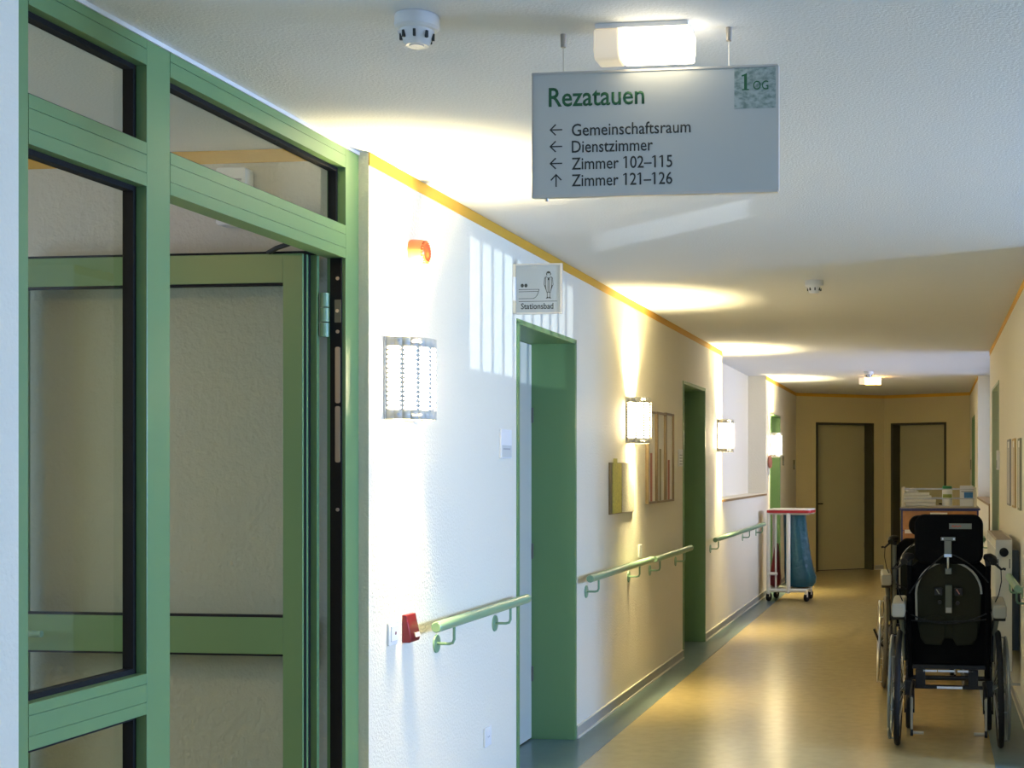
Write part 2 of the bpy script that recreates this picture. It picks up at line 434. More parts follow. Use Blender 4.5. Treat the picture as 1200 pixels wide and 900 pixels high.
def cut(pts): sp_.prism([(y, z) for y, z in pts], 'x', PX-0.004, PX+0.004)
cq = sorted(quad, key=lambda q: q[0])
lo, hi = sorted(quad, key=lambda q: q[1])[:2], sorted(quad, key=lambda q: q[1])[2:]
lo.sort(); hi.sort()
cut([(Y_0, zq0), (lo[0][0], zq0), lo[0], hi[0], (hi[0][0], zq1), (Y_0, zq1)])
cut([(Y_1, zq0), (lo[1][0], zq0), lo[1], hi[1], (hi[1][0], zq1), (Y_1, zq1)])
if lo[0][1] != lo[1][1]: cut([(lo[0][0], zq0-0.001), (lo[1][0], zq0-0.001), lo[1], lo[0]])
if hi[0][1] != hi[1][1]: cut([(hi[0][0], zq1+0.001), (hi[1][0], zq1+0.001), hi[1], hi[0]])
for k in range(1, 11):
    y = ya+(yb_-ya)*k/11
    sp_.bx(PX-0.004, PX+0.004, y-0.0022, y+0.0022, za, zb)
spn = sp_.build('slotted_panel', white_l, None, smooth=False)
tag(spn, 'slotted panel in the lounge window out of the picture', 'panel', kind='structure')
sd = bpy.data.lights.new('reflected_sun', 'SPOT'); sd.energy = 1500; sd.color = (0.80, 0.90, 1.0); sd.shadow_soft_size = 0.002
sd.spot_size = R(19); sd.spot_blend = 0.0
so = bpy.data.objects.new('reflected_sun', sd); C.objects.link(so); so.location = SUNP
so.rotation_euler = (Vector((-1.6, 6.1, 2.22))-SUNP).to_track_quat('-Z', 'Y').to_euler()

# ------------------------------------------------------------------ doors in recesses
def recess_door(n, origin, rz, w, h, label, leafm, depth=0.23, hinge='far', handle=True, floor_gap=0.010, frm=None):
    """local: x along the wall 0..w, y into the wall"""
    root = thing('door_%d' % n, label, 'door', (origin[0], origin[1], 0), rz, kind='structure')
    t = 0.024
    fr = MB()
    fr.bx(-0.012, t, -0.006, depth+0.05, 0.0018, h); fr.bx(w-t, w+0.012, -0.006, depth+0.05, 0.0018, h)
    fr.bx(-0.012, w+0.012, -0.006, depth+0.05, h-t+0.011, h+0.011)
    fr.build('door_frame', frm or green_d, root, smooth=False, bevel=0.002)
    B(t+0.002, w-t-0.002, depth, depth+0.042, floor_gap, h-t+0.008).build('door_leaf', leafm, root, smooth=False, bevel=0.002)
    B(t, w-t, depth+0.015, depth+0.04, 0.0018, floor_gap).build('door_seal', rubber, root, smooth=False)  # black strip painting in the dark gap under the leaf
    B(0, w, depth+0.044, depth+0.06, 0.0018, h-0.001).build('lining', rubber, root, smooth=False)  # unseen backing added to block outside light round the leaf
    for z in (0.35, 1.0, 1.72):
        x = w-t-0.006 if hinge == 'far' else t+0.006
        MB().cyl((x, depth-0.006, z-0.04), (x, depth-0.006, z+0.04), 0.006, seg=8).build('hinge', steel_d, root)
    if handle:
        x = t+0.06 if hinge == 'far' else w-t-0.06; s = 1 if hinge == 'far' else -1
        hd = MB().cyl((x, depth, 0.95), (x, depth-0.045, 0.95), 0.010, seg=10).tube([(x, depth-0.045, 0.95), (x+s*0.10, depth-0.047, 0.95)], 0.009, 8)
        hd.bx(x-0.02, x+0.02, depth-0.008, depth, 0.78, 1.02)
        hd.build('handle', rubber, root)
    return root
recess_door(2, (XL, 6.045), L90, 1.019, 2.110, 'pale grey bathroom door in the nearest green-lined recess on the left', doorleaf)
recess_door(3, (XL, 10.215), L90, 1.0, 2.098, 'door in the second green-lined recess along the left wall', doorleaf)
recess_door(4, (XL, 15.79), L90, 1.055, 2.085, 'door in the far green recess beyond the left ledge', doorleaf)
recess_door(5, VL+dl.normalized()*0.33, al, 0.933, 2.085, 'olive door in the left half of the end wall behind the laundry trolley', doorfar_lit, depth=0.19, frm=shaded_frame)
recess_door(6, VM+dr.normalized()*0.122, ar, 0.876, 2.085, 'olive door in the right half of the end wall behind the drug cart', doorfar_lit, depth=0.19, hinge='near', frm=shaded_frame)
recess_door(7, (XR, 11.86), R90, 1.14, 2.115, 'green-framed door in the right wall beyond the radiator', doorleaf, frm=green_daylit)
recess_door(8, (XR, 17.9), R90, 1.10, 2.09, 'green-framed door at the far end of the right wall', doorleaf)

# ------------------------------------------------------------------ glazed screen and its open door
SX = -1.917
scr = thing('glazed_screen', 'pale green framed glazed screen with black-gasketed panes at left', 'glass partition', (SX, 0, 0), L90)
D = 0.065
def rail(name, u0, u1, z0, z1, seams=(), m=green):
    b = MB(); zz = [z0, *seams, z1]
    b.bx(u0, u1, 0.003, D, z0, z1)
    for a, c_ in zip(zz, zz[1:]): b.bx(u0, u1, 0, 0.003, a+(0.0008 if a != z0 else 0), c_-(0.0008 if c_ != z1 else 0))
    return b.build(name, m, scr, smooth=False)
for nm, u0, u1 in (('post', 2.615, 2.70), ('mullion', 3.143, 3.246), ('post', 4.289, 4.3915)):
    B(u0, u1, 0, D, 0, 2.488).build(nm, green, scr, smooth=False, bevel=0.0015)
rail('head_rail', 2.701, 3.142, 2.426, 2.488, (2.465,)); rail('head_rail', 3.247, 4.288, 2.426, 2.488, (2.465,))
rail('transom', 2.701, 3.142, 2.128, 2.235, (2.160, 2.205)); rail('transom', 3.247, 4.288, 2.128, 2.235, (2.160, 2.205))
rail('sill_rail', 2.701, 3.142, 0.830, 0.930, (0.86, 0.905)); rail('bottom_rail', 2.701, 3.142, 0.0, 0.10)
B(2.615, 4.3915, -0.004, D, 2.4885, 2.4995).build('sealant_strip', white, scr, smooth=False)
def pane(u0, u1, z0, z1):
    g = MB(); w = 0.013; a, b2 = 0.028, 0.056
    g.bx(u0, u1, a, b2, z1-w, z1); g.bx(u0, u1, a, b2, z0, z0+w); g.bx(u0, u0+w, a, b2, z0+w, z1-w); g.bx(u1-w, u1, a, b2, z0+w, z1-w)
    p = B(u0+0.004, u1-0.004, 0.044, 0.050, z0+0.004, z1-0.004).build('glass_pane', glass, scr, smooth=False)
    g.build('gasket', rubber, p, smooth=False)
pane(2.70, 3.143, 2.235, 2.426); pane(2.70, 3.143, 0.93, 2.128); pane(2.70, 3.143, 0.10, 0.83); pane(3.246, 4.289, 2.235, 2.426)
# rebate, hinge-side fittings in the opening's far jamb (face towards the camera)
B(4.281, 4.2888, 0.012, 0.050, 0.0, 2.127).build('rebate_seal', rubber, scr, smooth=False)
def plate(z0, z1, x0=0.015, x1=0.032, m=brass):
    pts = rrect(x1-x0, z1-z0, 0.006 if m is brass else 0.002, 4, (x0+x1)/2, (z0+z1)/2)
    b = MB().rings([[(4.2805, y, z) for y, z in pts], [(4.2785, y, z) for y, z in pts]])
    return b.build('strike_plate', m, scr)
plate(1.650, 1.835); plate(1.455, 1.640)
pp = plate(1.915, 1.990, 0.012, 0.034, steel_d)
for z in (2.06, 1.885, 1.30): MB().cyl((4.2805, 0.024, z), (4.278, 0.024, z), 0.006, seg=10).build('screw', brass, scr)
MB().cyl((4.2785, 0.024, 1.953), (4.276, 0.024, 1.953), 0.006, seg=10).build('screw', steel, pp)
for zc in (1.938, 0.30):
    hb = MB()
    for k in (-1, 0, 1): hb.cyl((4.262, 0.061, zc+k*0.049-0.0225), (4.262, 0.061, zc+k*0.049+0.0225), 0.0145, seg=14)
    hb.build('hinge', green_r, scr)

# the leaf stands open at a right angle against the side-room wall
leaf = thing('door_1', 'green framed glazed door standing open against the side room wall', 'door', (-1.966, 4.20, 0), 0, kind='structure')
W = 1.125; T = 0.058
def lb(name, *a, m=green): return B(*a).build(name, m, leaf, smooth=False, bevel=0.001)
lb('stile', -0.125, -0.058, 0, T, 0.012, 2.132)
lb('stile_lip', -0.058, -0.028, 0.042, T, 0.012, 2.132, m=green_d)  # darker green on both lips paints in the shade of the gap
lb('rebate_seal', -0.058, -0.050, 0.030, 0.042, 0.012, 2.132, m=rubber)
lb('rebate_lip', -0.058, -0.052, 0.018, 0.030, 0.012, 2.132, m=green_d)
lb('rebate_seal', -0.058, -0.054, 0.010, 0.018, 0.012, 2.132, m=rubber)
lb('stile', -W, -W+0.075, 0, T, 0.012, 2.132)
lb('top_rail', -W+0.075, -0.125, 0, T, 2.038, 2.132); lb('middle_rail', -W+0.075, -0.125, 0, T, 0.832, 0.951); lb('bottom_rail', -W+0.075, -0.125, 0, T, 0.012, 0.13)
lb('top_seal', -W, -0.030, 0.004, T, 2.132, 2.140, m=rubber)
for z0, z1 in ((0.951, 2.038), (0.13, 0.832)):
    x0, x1 = -W+0.075, -0.125
    p = lb('glass_pane', x0+0.002, x1-0.002, 0.026, 0.032, z0, z1, m=glass)
    g = MB().bx(x0, x1, 0.004, 0.03, z1-0.007, z1).bx(x0, x1, 0.004, 0.03, z0, z0+0.007)
    g.build('gasket', rubber, p, smooth=False)
hx = -1.066
hb = MB().cyl((hx, 0, 0.893), (hx, -0.05, 0.893), 0.0095, seg=12).tube([(hx, -0.05, 0.893), (hx+0.03, -0.055, 0.893), (hx+0.136, -0.055, 0.893)], 0.0105, 12)
hb.build('handle', green_r, leaf)
# closer arm above the leaf
ca = MB().tube([(-0.19, 0.02, 2.136), (-0.12, -0.05, 2.142), (-0.035, -0.105, 2.150)], 0.008, 8)
ca.build('closer_arm', blackp, leaf)
bx_ = thing('loudspeaker', 'small white box high on the side room wall under the ochre border', 'speaker', (-2.30, 4.31, 2.335), 0)
MB().prism(rrect(0.105, 0.19, 0.01), 'y', -0.055, 0).build('housing', white, bx_, bevel=0.003)
b = MB()
for k in range(7): b.bx(-0.038, 0.038, -0.057, -0.055, -0.07+k*0.02, -0.063+k*0.02)
b.build('grille', txt_grey, bx_, smooth=False)

# ------------------------------------------------------------------ wall lamps
def make_sconce(loc, label):
    root = thing('wall_lamp', label, 'wall lamp', loc, L90, 'perforated wall lamps along the left wall')
    B(-0.135, 0.135, -0.006, -0.0005, -0.143, 0.143).build('back_plate', shell_m, root, smooth=False, bevel=0.002)
    Rr = 0.130; mb = MB(); nc, nr = 7, 14
    def P(a, z): return (Rr*math.cos(a), -0.006-Rr*0.96*math.sin(a), z)
    z0, z1 = -0.112, 0.112
    for k in range(nc*2):                       # solid bands
        a0, a1 = PI*k/(nc*2), PI*(k+1)/(nc*2)
        for za, zb in ((-0.143, z0), (z1, 0.143)):
            mb.add([P(a0, za), P(a1, za), P(a1, zb), P(a0, zb)], [(0, 1, 2, 3)])
    for c_ in range(nc):
        a0, a1 = PI*c_/nc, PI*(c_+1)/nc
        for r_ in range(nr):
            za, zb = z0+(z1-z0)*r_/nr, z0+(z1-z0)*(r_+1)/nr
            ia, ib = a0+(a1-a0)*0.07, a1-(a1-a0)*0.07; ja, jb = za+0.0015, zb-0.0015
            ca_, cz = (ib-ia)*0.16, (jb-ja)*0.32
            am = (a0+a1)/2
            out = [P(a0, za), P(am, za), P(a1, za), P(a1, zb), P(am, zb), P(a0, zb)]
            inn = [P(ia, ja+cz), P(ia+ca_, ja), P(am, ja), P(ib-ca_, ja), P(ib, ja+cz), P(ib, jb-cz), P(ib-ca_, jb), P(am, jb), P(ia+ca_, jb), P(ia, jb-cz)]
            mb.add(out+inn, [(0, 7, 6), (0, 1, 8, 7), (1, 2, 9, 8), (2, 10, 9), (2, 3, 11, 10), (3, 12, 11), (3, 4, 13, 12), (4, 5, 14, 13), (5, 15, 14), (5, 0, 6, 15)])
    mb.build('perforated_shade', shell_m, root, solid=0.0016)
    for s in (-1, 1):
        for z in (-0.128, 0.128):
            MB().cyl((s*0.122, -0.05, z), (s*0.131, -0.053, z), 0.005, seg=8).build('screw', steel, root)
    MB().lathe([(0.001, -0.112), (0.050, -0.108), (0.055, -0.10), (0.055, 0.10), (0.050, 0.108), (0.001, 0.112)], 20, Matrix.Translation((0, -0.066, 0))).build('lamp_tube', bulb, root)
    area('lamp_up', (0, -0.062, 0.125), (R(180), 0, 0), 0.20, 0.10, 25, SCONCE, 105, root)
    area('lamp_down', (0, -0.062, -0.125), (0, 0, 0), 0.20, 0.10, 8, SCONCE, 70, root)
    return root
make_sconce((XL, 4.652, 1.750), 'lit perforated wall lamp nearest the glazed screen, below the orange sounder')
make_sconce((XL, 8.400, 1.739), 'lit perforated wall lamp beside the three narrow pictures')
make_sconce((XL, 11.990, 1.733), 'lit perforated wall lamp at the edge of the left recess')
make_sconce((XL, 15.900, 1.720), 'lit perforated wall lamp beside the farthest left door')

# ------------------------------------------------------------------ ceiling fittings
def ceiling_lamp(loc, label, w=0.235, h=0.085, dz=0.085, glow=None):
    root = thing('ceiling_lamp', label, 'ceiling lamp', loc, 0, 'box-shaped ceiling lamps')
    B(-w/2+0.005, w/2-0.005, 0.0, dz, -0.012, -0.0005).build('base_plate', white, root, smooth=False)
    def body(x0, x1, name, m):
        pts = [(0, -0.012), (0, -h*0.75), (0.012, -h), (dz-0.012, -h), (dz, -h*0.75), (dz, -0.012)]
        MB().prism([(y, z) for y, z in pts], 'x', x0, x1).build(name, m, root, bevel=0.006)
    body(-w/2, -w/2+w*0.27, 'ballast_cover', lampdim)
    body(-w/2+w*0.27, w/2, 'diffuser', glow or lampglow)
    return root
ceiling_lamp((-0.690, 3.195, H), 'glowing box lamp on the ceiling right above the hanging sign')
ceiling_lamp((-0.715, 15.68, H), 'glowing box lamp far down the corridor ceiling', 0.25, 0.09, glow=lampglow_far)

ceiling_lamp((-3.3, 2.2, H), 'box lamp on the side room ceiling, out of the picture', 0.5, 0.09, 0.3, fill_glow_side)  # out of view, added to brighten the side room

def detector(loc, label, s=1.0):
    root = thing('smoke_detector', label, 'smoke detector', loc, 0, 'ceiling smoke detectors')
    MB().lathe([(0.050*s, -0.0005), (0.052*s, -0.004), (0.052*s, -0.028), (0.046*s, -0.034)], 28).build('base', white, root)
    MB().lathe([(0.044*s, -0.034), (0.040*s, -0.036), (0.030*s, -0.066), (0.026*s, -0.071)], 24).build('head', white, root)
    for k in range(8):
        a = 2*PI*k/8+0.2
        M = Matrix.Rotation(a, 4, 'Z')
        B(0.034*s, 0.0405*s, -0.003, 0.003, -0.058, -0.042, M).build('vent', txt_dark, root, smooth=False)
    MB().lathe([(0.018*s, -0.071), (0.018*s, -0.073), (0.002, -0.074)], 16).build('cap', white, root)
    MB().lathe([(0.003, -0.036), (0.003, -0.044), (0.001, -0.046)], 8, Matrix.Translation((-0.041*s, -0.01, 0))).build('indicator', white, root)
    return root
detector((-1.205, 3.09, H), 'round white smoke detector nearest the camera, left of the hanging sign')
detector((-0.665, 7.70, H), 'round white smoke detector beyond the hanging sign in the middle of the ceiling')
detector((-0.690, 14.85, H), 'round white smoke detector just in front of the far ceiling lamp')

# ------------------------------------------------------------------ hanging direction sign
sg = thing('hanging_sign', 'grey aluminium direction sign hung on two wires from the ceiling', 'sign', (-0.976, 3.26, 2.1025), 0)
SW, SH = 0.606, 0.300
B(0, SW, 0, 0.012, 0, SH).build('panel', alu, sg, smooth=False)
fr = MB().bx(-0.001, SW+0.001, -0.003, 0.014, -0.004, 0.003).bx(-0.001, SW+0.001, -0.003, 0.014, SH-0.002, SH+0.003).bx(-0.001, 0.0012, -0.003, 0.014, 0, SH).bx(SW-0.003, SW+0.003, -0.003, 0.014, 0, SH)
fr.build('edge_frame', alu_edge, sg, smooth=False)
for x in (0.076, 0.487):
    MB().cyl((x, 0.006, 0.3655), (x, 0.006, 0.397), 0.0065, 0.0075, 10).build('wire_holder', brass, sg)
    MB().cyl((x, 0.006, 0.303), (x, 0.006, 0.366), 0.0009, seg=6).build('wire', steel, sg)
MB().cyl((0.034, 0.006, -0.012), (0.034, 0.006, -0.003), 0.004, seg=8).build('stud', steel, sg)
TY = -0.0006
text('Rezatauen', sg, txt_green, 0.041, 0.2195, 0.046, 0.239, TY, bold=0.012)
for s, z, w in (('Gemeinschaftsraum', 0.146, 0.295), ('Dienstzimmer', 0.105, 0.202), ('Zimmer 102\u2013115', 0.0635, 0.250), ('Zimmer 121\u2013126', 0.0225, 0.250)):
    text(s, sg, txt_dark, 0.099, z, 0.0295, w, TY, bold=0.004)
for k, z in enumerate((0.162, 0.121, 0.0795)):
    strokes([[(0.074, z), (0.045, z)], [(0.058, z+0.0125), (0.045, z), (0.058, z-0.0125)]], 0.0032, -0.0002).build('arrow', txt_dark, sg, smooth=False)
strokes([[(0.0595, 0.023), (0.0595, 0.052)], [(0.047, 0.039), (0.0595, 0.052), (0.072, 0.039)]], 0.0032, -0.0002).build('arrow', txt_dark, sg, smooth=False)
pr = B(0.501, 0.602, -0.0008, 0, 0.199, 0.297).build('picture_print', print_m, sg, smooth=False)
MB().prism([(0.525, 0.246), (0.525, 0.277), (0.519, 0.276), (0.519, 0.279), (0.532, 0.284), (0.532, 0.246), (0.537, 0.2455), (0.537, 0.243), (0.520, 0.243), (0.520, 0.2455)], 'y', -0.0009, -0.0014).build('lettering', txt_green, sg, smooth=False)
text('OG', sg, txt_green, 0.547, 0.2435, 0.0215, 0.037, -0.0012)

# ------------------------------------------------------------------ bathroom flag sign
fs = thing('flag_sign', 'small square bathroom sign standing out over the nearest left door', 'sign', (-1.866, 5.98, 2.137), 0)
FW, FH = 0.210, 0.219
B(0, FW, 0, 0.010, 0, FH).build('panel', alu_shaded, fs, smooth=False)
MB().bx(-0.002, FW+0.003, -0.004, 0.012, -0.004, 0.003).bx(-0.002, FW+0.003, -0.004, 0.012, FH-0.003, FH+0.004).bx(FW-0.006, FW+0.003, -0.004, 0.012, 0.003, FH-0.003).build('edge_frame', alu_edge, fs, smooth=False)
for z0, z1 in ((0.0, 0.055), (0.165, 0.222)): B(-0.0155, -0.002, -0.004, 0.012, z0, z1).build('edge_clip', cream, fs, smooth=False)
B(-0.0155, -0.001, -0.012, 0.016, 0.056, 0.164).build('wall_bracket', white, fs, smooth=False, bevel=0.002)
text('Stationsbad', fs, txt_dark, 0.022, 0.019, 0.026, 0.150, TY, bold=0.008)
st = strokes([[(0.012, 0.053), (0.188, 0.053)], [(0.012, 0.107), (0.106, 0.107), (0.104, 0.098), (0.012, 0.097)],
              [(0.104, 0.098), (0.098, 0.082), (0.090, 0.072), (0.080, 0.066), (0.012, 0.066)]], 0.0022, -0.0002)
for x in (0.028, 0.045):
    st.prism([(x+0.0075*math.cos(a), 0.125+0.0085*math.sin(a)) for a in [2*PI*k/14 for k in range(14)]], 'y', -0.0002, -0.0007)
st.build('bath_pictogram', txt_dark, fs, smooth=False)
fx = 0.150
fg = strokes([[(fx-0.011, 0.163), (fx-0.018, 0.158), (fx-0.021, 0.126), (fx-0.015, 0.122)], [(fx+0.011, 0.163), (fx+0.018, 0.158), (fx+0.021, 0.126), (fx+0.015, 0.122)],
              [(fx-0.013, 0.160), (fx-0.014, 0.120), (fx-0.009, 0.095), (fx-0.006, 0.091), (fx-0.006, 0.072)], [(fx+0.013, 0.160), (fx+0.014, 0.120), (fx+0.009, 0.095), (fx+0.006, 0.091), (fx+0.006, 0.072)],
              [(fx-0.011, 0.163), (fx, 0.157), (fx+0.011, 0.163)], [(fx-0.003, 0.157), (fx-0.003, 0.094)], [(fx+0.003, 0.157), (fx+0.003, 0.094)], [(fx-0.008, 0.093), (fx+0.008, 0.093)]], 0.0022, -0.0002)
fg.prism([(fx+0.010*math.cos(a), 0.178+0.010*math.sin(a)) for a in [PI*k/8 for k in range(9)]], 'y', -0.0002, -0.0007)
fg.prism([(fx-0.012, 0.178), (fx-0.008, 0.178), (fx-0.006, 0.168), (fx-0.010, 0.170)], 'y', -0.0002, -0.0007)
fg.prism([(fx+0.012, 0.178), (fx+0.010, 0.170), (fx+0.006, 0.168), (fx+0.008, 0.178)], 'y', -0.0002, -0.0007)
for s in (-1, 1):
    fg.prism([(fx+s*0.020, 0.124), (fx+s*0.013, 0.120), (fx+s*0.010, 0.104), (fx+s*0.012, 0.102)], 'y', -0.0002, -0.0007)
    fg.prism([(fx+s*0.001, 0.072), (fx+s*0.006, 0.073), (fx+s*0.013, 0.065), (fx+s*0.001, 0.066)], 'y', -0.0002, -0.0007)
fg.prism([(fx-0.003, 0.158), (fx+0.003, 0.158), (fx+0.0015, 0.148), (fx-0.0015, 0.148)], 'y', -0.0002, -0.0007)
fg.build('figure_pictogram', txt_dark, fs, smooth=False)

# ------------------------------------------------------------------ things on the left wall (local x along the wall, -y into the corridor)
al_ = thing('alarm_sounder', 'round orange-red alarm sounder high on the white wall', 'alarm', (XL, 4.775, 2.222), L90)
Mx = Matrix.Rotation(R(90), 4, 'X')
MB().lathe([(0.046, 0.0005), (0.047, 0.008), (0.045, 0.044), (0.043, 0.050)], 28, Mx).build('housing', orange, al_)
MB().lathe([(0.040, 0.050), (0.040, 0.056), (0.034, 0.060), (0.026, 0.058), (0.012, 0.064), (0.002, 0.065)], 28, Mx).build('lens', orange_d, al_)
b = MB()
for k in range(24):
    a = 2*PI*k/24; M = Matrix.Rotation(a, 4, 'Y'); b.bx(0.0395, 0.0425, -0.058, -0.050, -0.0018, 0.0018, M)
b.build('ribbing', orange, al_, smooth=False)

np_ = thing('room_plate', 'pale room name plate on the wall left of the bathroom door', 'plate', (XL, 5.86, 1.545), L90)
B(-0.075, 0.075, -0.010, -0.0005, -0.064, 0.064).build('plate', white, np_, smooth=False, bevel=0.002)
B(-0.068, 0.068, -0.0112, -0.010, -0.058, -0.006).build('name_strip', alu, np_, smooth=False)
strokes([[(-0.05, -0.022), (0.045, -0.022)]], 0.006, -0.0113).build('print', txt_grey, np_, smooth=False)
np2 = thing('room_plate', 'pale room name plate on the wall left of the second recessed door', 'plate', (XL, 10.08, 1.52), L90)
B(-0.075, 0.075, -0.010, -0.0005, -0.064, 0.064).build('plate', white, np2, smooth=False, bevel=0.002)
b = MB()
for k in range(4): b.bx(-0.055, 0.055, -0.011, -0.010, -0.05+k*0.022, -0.042+k*0.022)
b.build('print', txt_grey, np2, smooth=False)

sw = thing('key_switch', 'white square key switch beside the red call box', 'switch', (XL, 4.587, 0.858), L90)
MB().prism(rrect(0.082, 0.082, 0.006), 'y', -0.009, -0.0005).build('frame', white, sw, bevel=0.002)
MB().prism(rrect(0.056, 0.056, 0.004), 'y', -0.013, -0.009).build('rocker', white, sw, bevel=0.002)
MB().cyl((0.008, -0.0135, 0), (0.008, -0.0125, 0), 0.006, seg=12).build('keyhole', red, sw)
rb = thing('call_box', 'dark red wedge-shaped call box next to the handrail', 'call box', (XL, 4.727, 0.862), L90)
pts = [(-0.0005, -0.05), (-0.0005, 0.05), (-0.016, 0.05), (-0.034, -0.034), (-0.030, -0.05)]
MB().prism(pts, 'x', -0.046, 0.046).build('housing', red, rb, bevel=0.003)
Mr = Matrix.Translation((0, -0.0335, -0.024)) @ Matrix.Rotation(R(-12), 4, 'X')
B(-0.005, 0.034, -0.002, 0.0005, -0.010, 0.006, Mr).build('label_strip', white, rb, smooth=False)
def socket(loc, label):
    r_ = thing('wall_socket', label, 'socket', loc, L90)
    MB().prism(rrect(0.082, 0.082, 0.006), 'y', -0.009, -0.0005).build('frame', white, r_, bevel=0.002)
    MB().lathe([(0.030, 0.010), (0.022, 0.0105), (0.020, 0.0095), (0.002, 0.0092)], 20, Mx).build('insert', white, r_)
    MB().cyl((-0.008, -0.0105, 0), (-0.008, -0.0095, 0), 0.0025, seg=8).cyl((0.008, -0.0105, 0), (0.008, -0.0095, 0), 0.0025, seg=8).build('pin_hole', txt_dark, r_)
socket((XL, 5.615, 0.297), 'white wall socket low on the wall near the bathroom door')
socket((XL, 8.66, 0.905), 'white wall socket just above the second handrail')

def handrail(loc, rz, length, brackets, label, ext=0.072, near=-1):
    root = thing('handrail', label, 'handrail', loc, rz, 'green wall handrails')
    MB().cyl((0, -ext, 0), (length, -ext, 0), 0.0205, seg=20).build('rail', green_r, root, bevel=0.002)
    for x in (0, length):
        s = -1 if x == 0 else 1
        MB().cyl((x, -ext, 0), (x+s*0.004, -ext, 0), 0.0195, 0.017, 20).build('end_cap', green_r, root)
    for x in brackets:
        br = MB().tube([(x, -0.004, -0.085), (x, -ext+0.02, -0.085), (x, -ext+0.006, -0.081), (x, -ext, -0.068), (x, -ext, -0.018)], 0.0058, 8).build('bracket', green_r, root)
        MB().cyl((x, -0.0005, -0.085), (x, -0.006, -0.085), 0.036, 0.034, 20).build('flange', green_r, br)
    return root
handrail((XL, 4.83, 0.852), L90, 1.135, [0.19, 0.89], 'pale green handrail left of the bathroom door, nearest the camera')
handrail((XL, 7.10, 0.850), L90, 1.61, [0.19, 1.24], 'green handrail under the notice board')
handrail((XL, 8.81, 0.842), L90, 1.35, [0.17, 1.09], 'short green handrail under the three narrow pictures')
handrail((XL, 11.32, 0.842), L90, 3.37, [0.17, 2.16, 3.2], 'long green handrail under the left ledge, ending at the trolley')
handrail((XR, 8.03, 0.812), R90, 0.83, [0.10, 0.73], 'green handrail at the right edge beside the radiator')
handrail((XR, 15.4, 0.826), R90, 3.42, [0.2, 1.7, 3.2], 'green handrail on the right wall beyond the radiator')

nb = thing('notice_board', 'yellow and grey notice board under the second wall lamp', 'notice board', (XL, 7.815, 1.168), L90)
B(0, 0.64, -0.010, -0.0005, 0, 0.305).build('backing', frame_wood, nb, smooth=False)
B(0.055, 0.285, -0.013, -0.010, 0.004, 0.302).build('yellow_panel', board_y, nb, smooth=False)['label'] = 'yellow-green printed panel'
B(0.295, 0.636, -0.013, -0.010, 0.004, 0.302).build('grey_panel', board_g, nb, smooth=False)['label'] = 'grey printed panel'
B(0.07, 0.17, -0.0135, -0.0128, 0.295, 0.33).build('tab', board_y, nb, smooth=False)

def picture(loc, rz, w, h, bandm, frac, label, edge=frame_wood, matm=paper, group=None, dp=0.024):
    r_ = thing('picture', label, 'picture', loc, rz, group)
    f = 0.014
    MB().bx(0, w, -dp, -0.0005, 0, f).bx(0, w, -dp, -0.0005, h-f, h).bx(0, f, -dp, -0.0005, f, h-f).bx(w-f, w, -dp, -0.0005, f, h-f).build('frame', edge, r_, smooth=False)
    B(f, w-f, -0.010, -0.0005, f, h-f).build('mount', matm, r_, smooth=False)
    B(w*0.38, w*0.62, -0.0108, -0.010, f, f+(h-2*f)*frac).build('print', bandm, r_, smooth=False)
    return r_
g3 = 'narrow upright pictures on the left wall'
picture((XL, 8.845, 1.205), L90, 0.285, 0.617, pic_red, 0.55, 'narrow upright picture with a red band, nearest the wall lamp', group=g3)
picture((XL, 9.150, 1.205), L90, 0.285, 0.622, pic_olive, 0.60, 'narrow upright picture with an olive band, middle of the three on the left wall', group=g3)
picture((XL, 9.455, 1.205), L90, 0.285, 0.628, pic_red, 0.47, 'narrow upright picture with a short brown-red band, farthest of the three on the left wall', group=g3)
g4 = 'narrow upright pictures on the right wall'
picture((XR, 9.36, 1.195), R90, 0.30, 0.437, pic_grey, 0.9, 'narrow grey picture, farthest of the three on the right wall', edge=pic_grey, group=g4, dp=0.0125)
picture((XR, 8.78, 1.195), R90, 0.26, 0.430, pic_tan, 0.9, 'narrow tan picture, middle of the three on the right wall', edge=pic_tan, group=g4, dp=0.0125)
picture((XR, 8.20, 1.195), R90, 0.20, 0.420, pic_olive, 0.9, 'narrow dark-edged picture, nearest of the three on the right wall', edge=pic_olive, group=g4, dp=0.0125)

def small_plate(loc, rz, w, h, m, label, d=0.012):
    r_ = thing('room_plate', label, 'plate', loc, rz)
    B(-w/2, w/2, -d, -0.0005, -h/2, h/2).build('plate', m, r_, smooth=False, bevel=0.002)
    B(-w*0.4, w*0.4, -d-0.001, -d, -h*0.4, 0).build('name_strip', txt_grey, r_, smooth=False)
small_plate((XL, 17.15, 1.545), L90, 0.15, 0.12, pic_olive, 'small dark plate on the wall just beyond the farthest left door')
small_plate((XL, 18.53, 1.50), L90, 0.15, 0.13, pic_olive, 'small dark plate at the far left corner of the corridor')
small_plate((XR, 18.35, 1.50), R90, 0.15, 0.13, pic_olive, 'small dark plate at the far right corner of the corridor')
small_plate((XR, 10.64, 1.505), R90, 0.12, 0.15, white, 'white room plate beside the door on the right wall', 0.022)
po = thing('wreath', 'small red and white wall decoration under the farthest wall lamp', 'wreath', (XL, 15.62, 1.50), L90)
MB().torus((0, -0.022, 0.02), (0, 1, 0), 0.055, 0.02, 20, 8).build('ring', pic_red, po)
MB().prism([(-0.03, -0.03), (0.03, -0.03), (0.05, -0.13), (-0.05, -0.13)], 'y', -0.014, -0.004).build('ribbon', white, po)

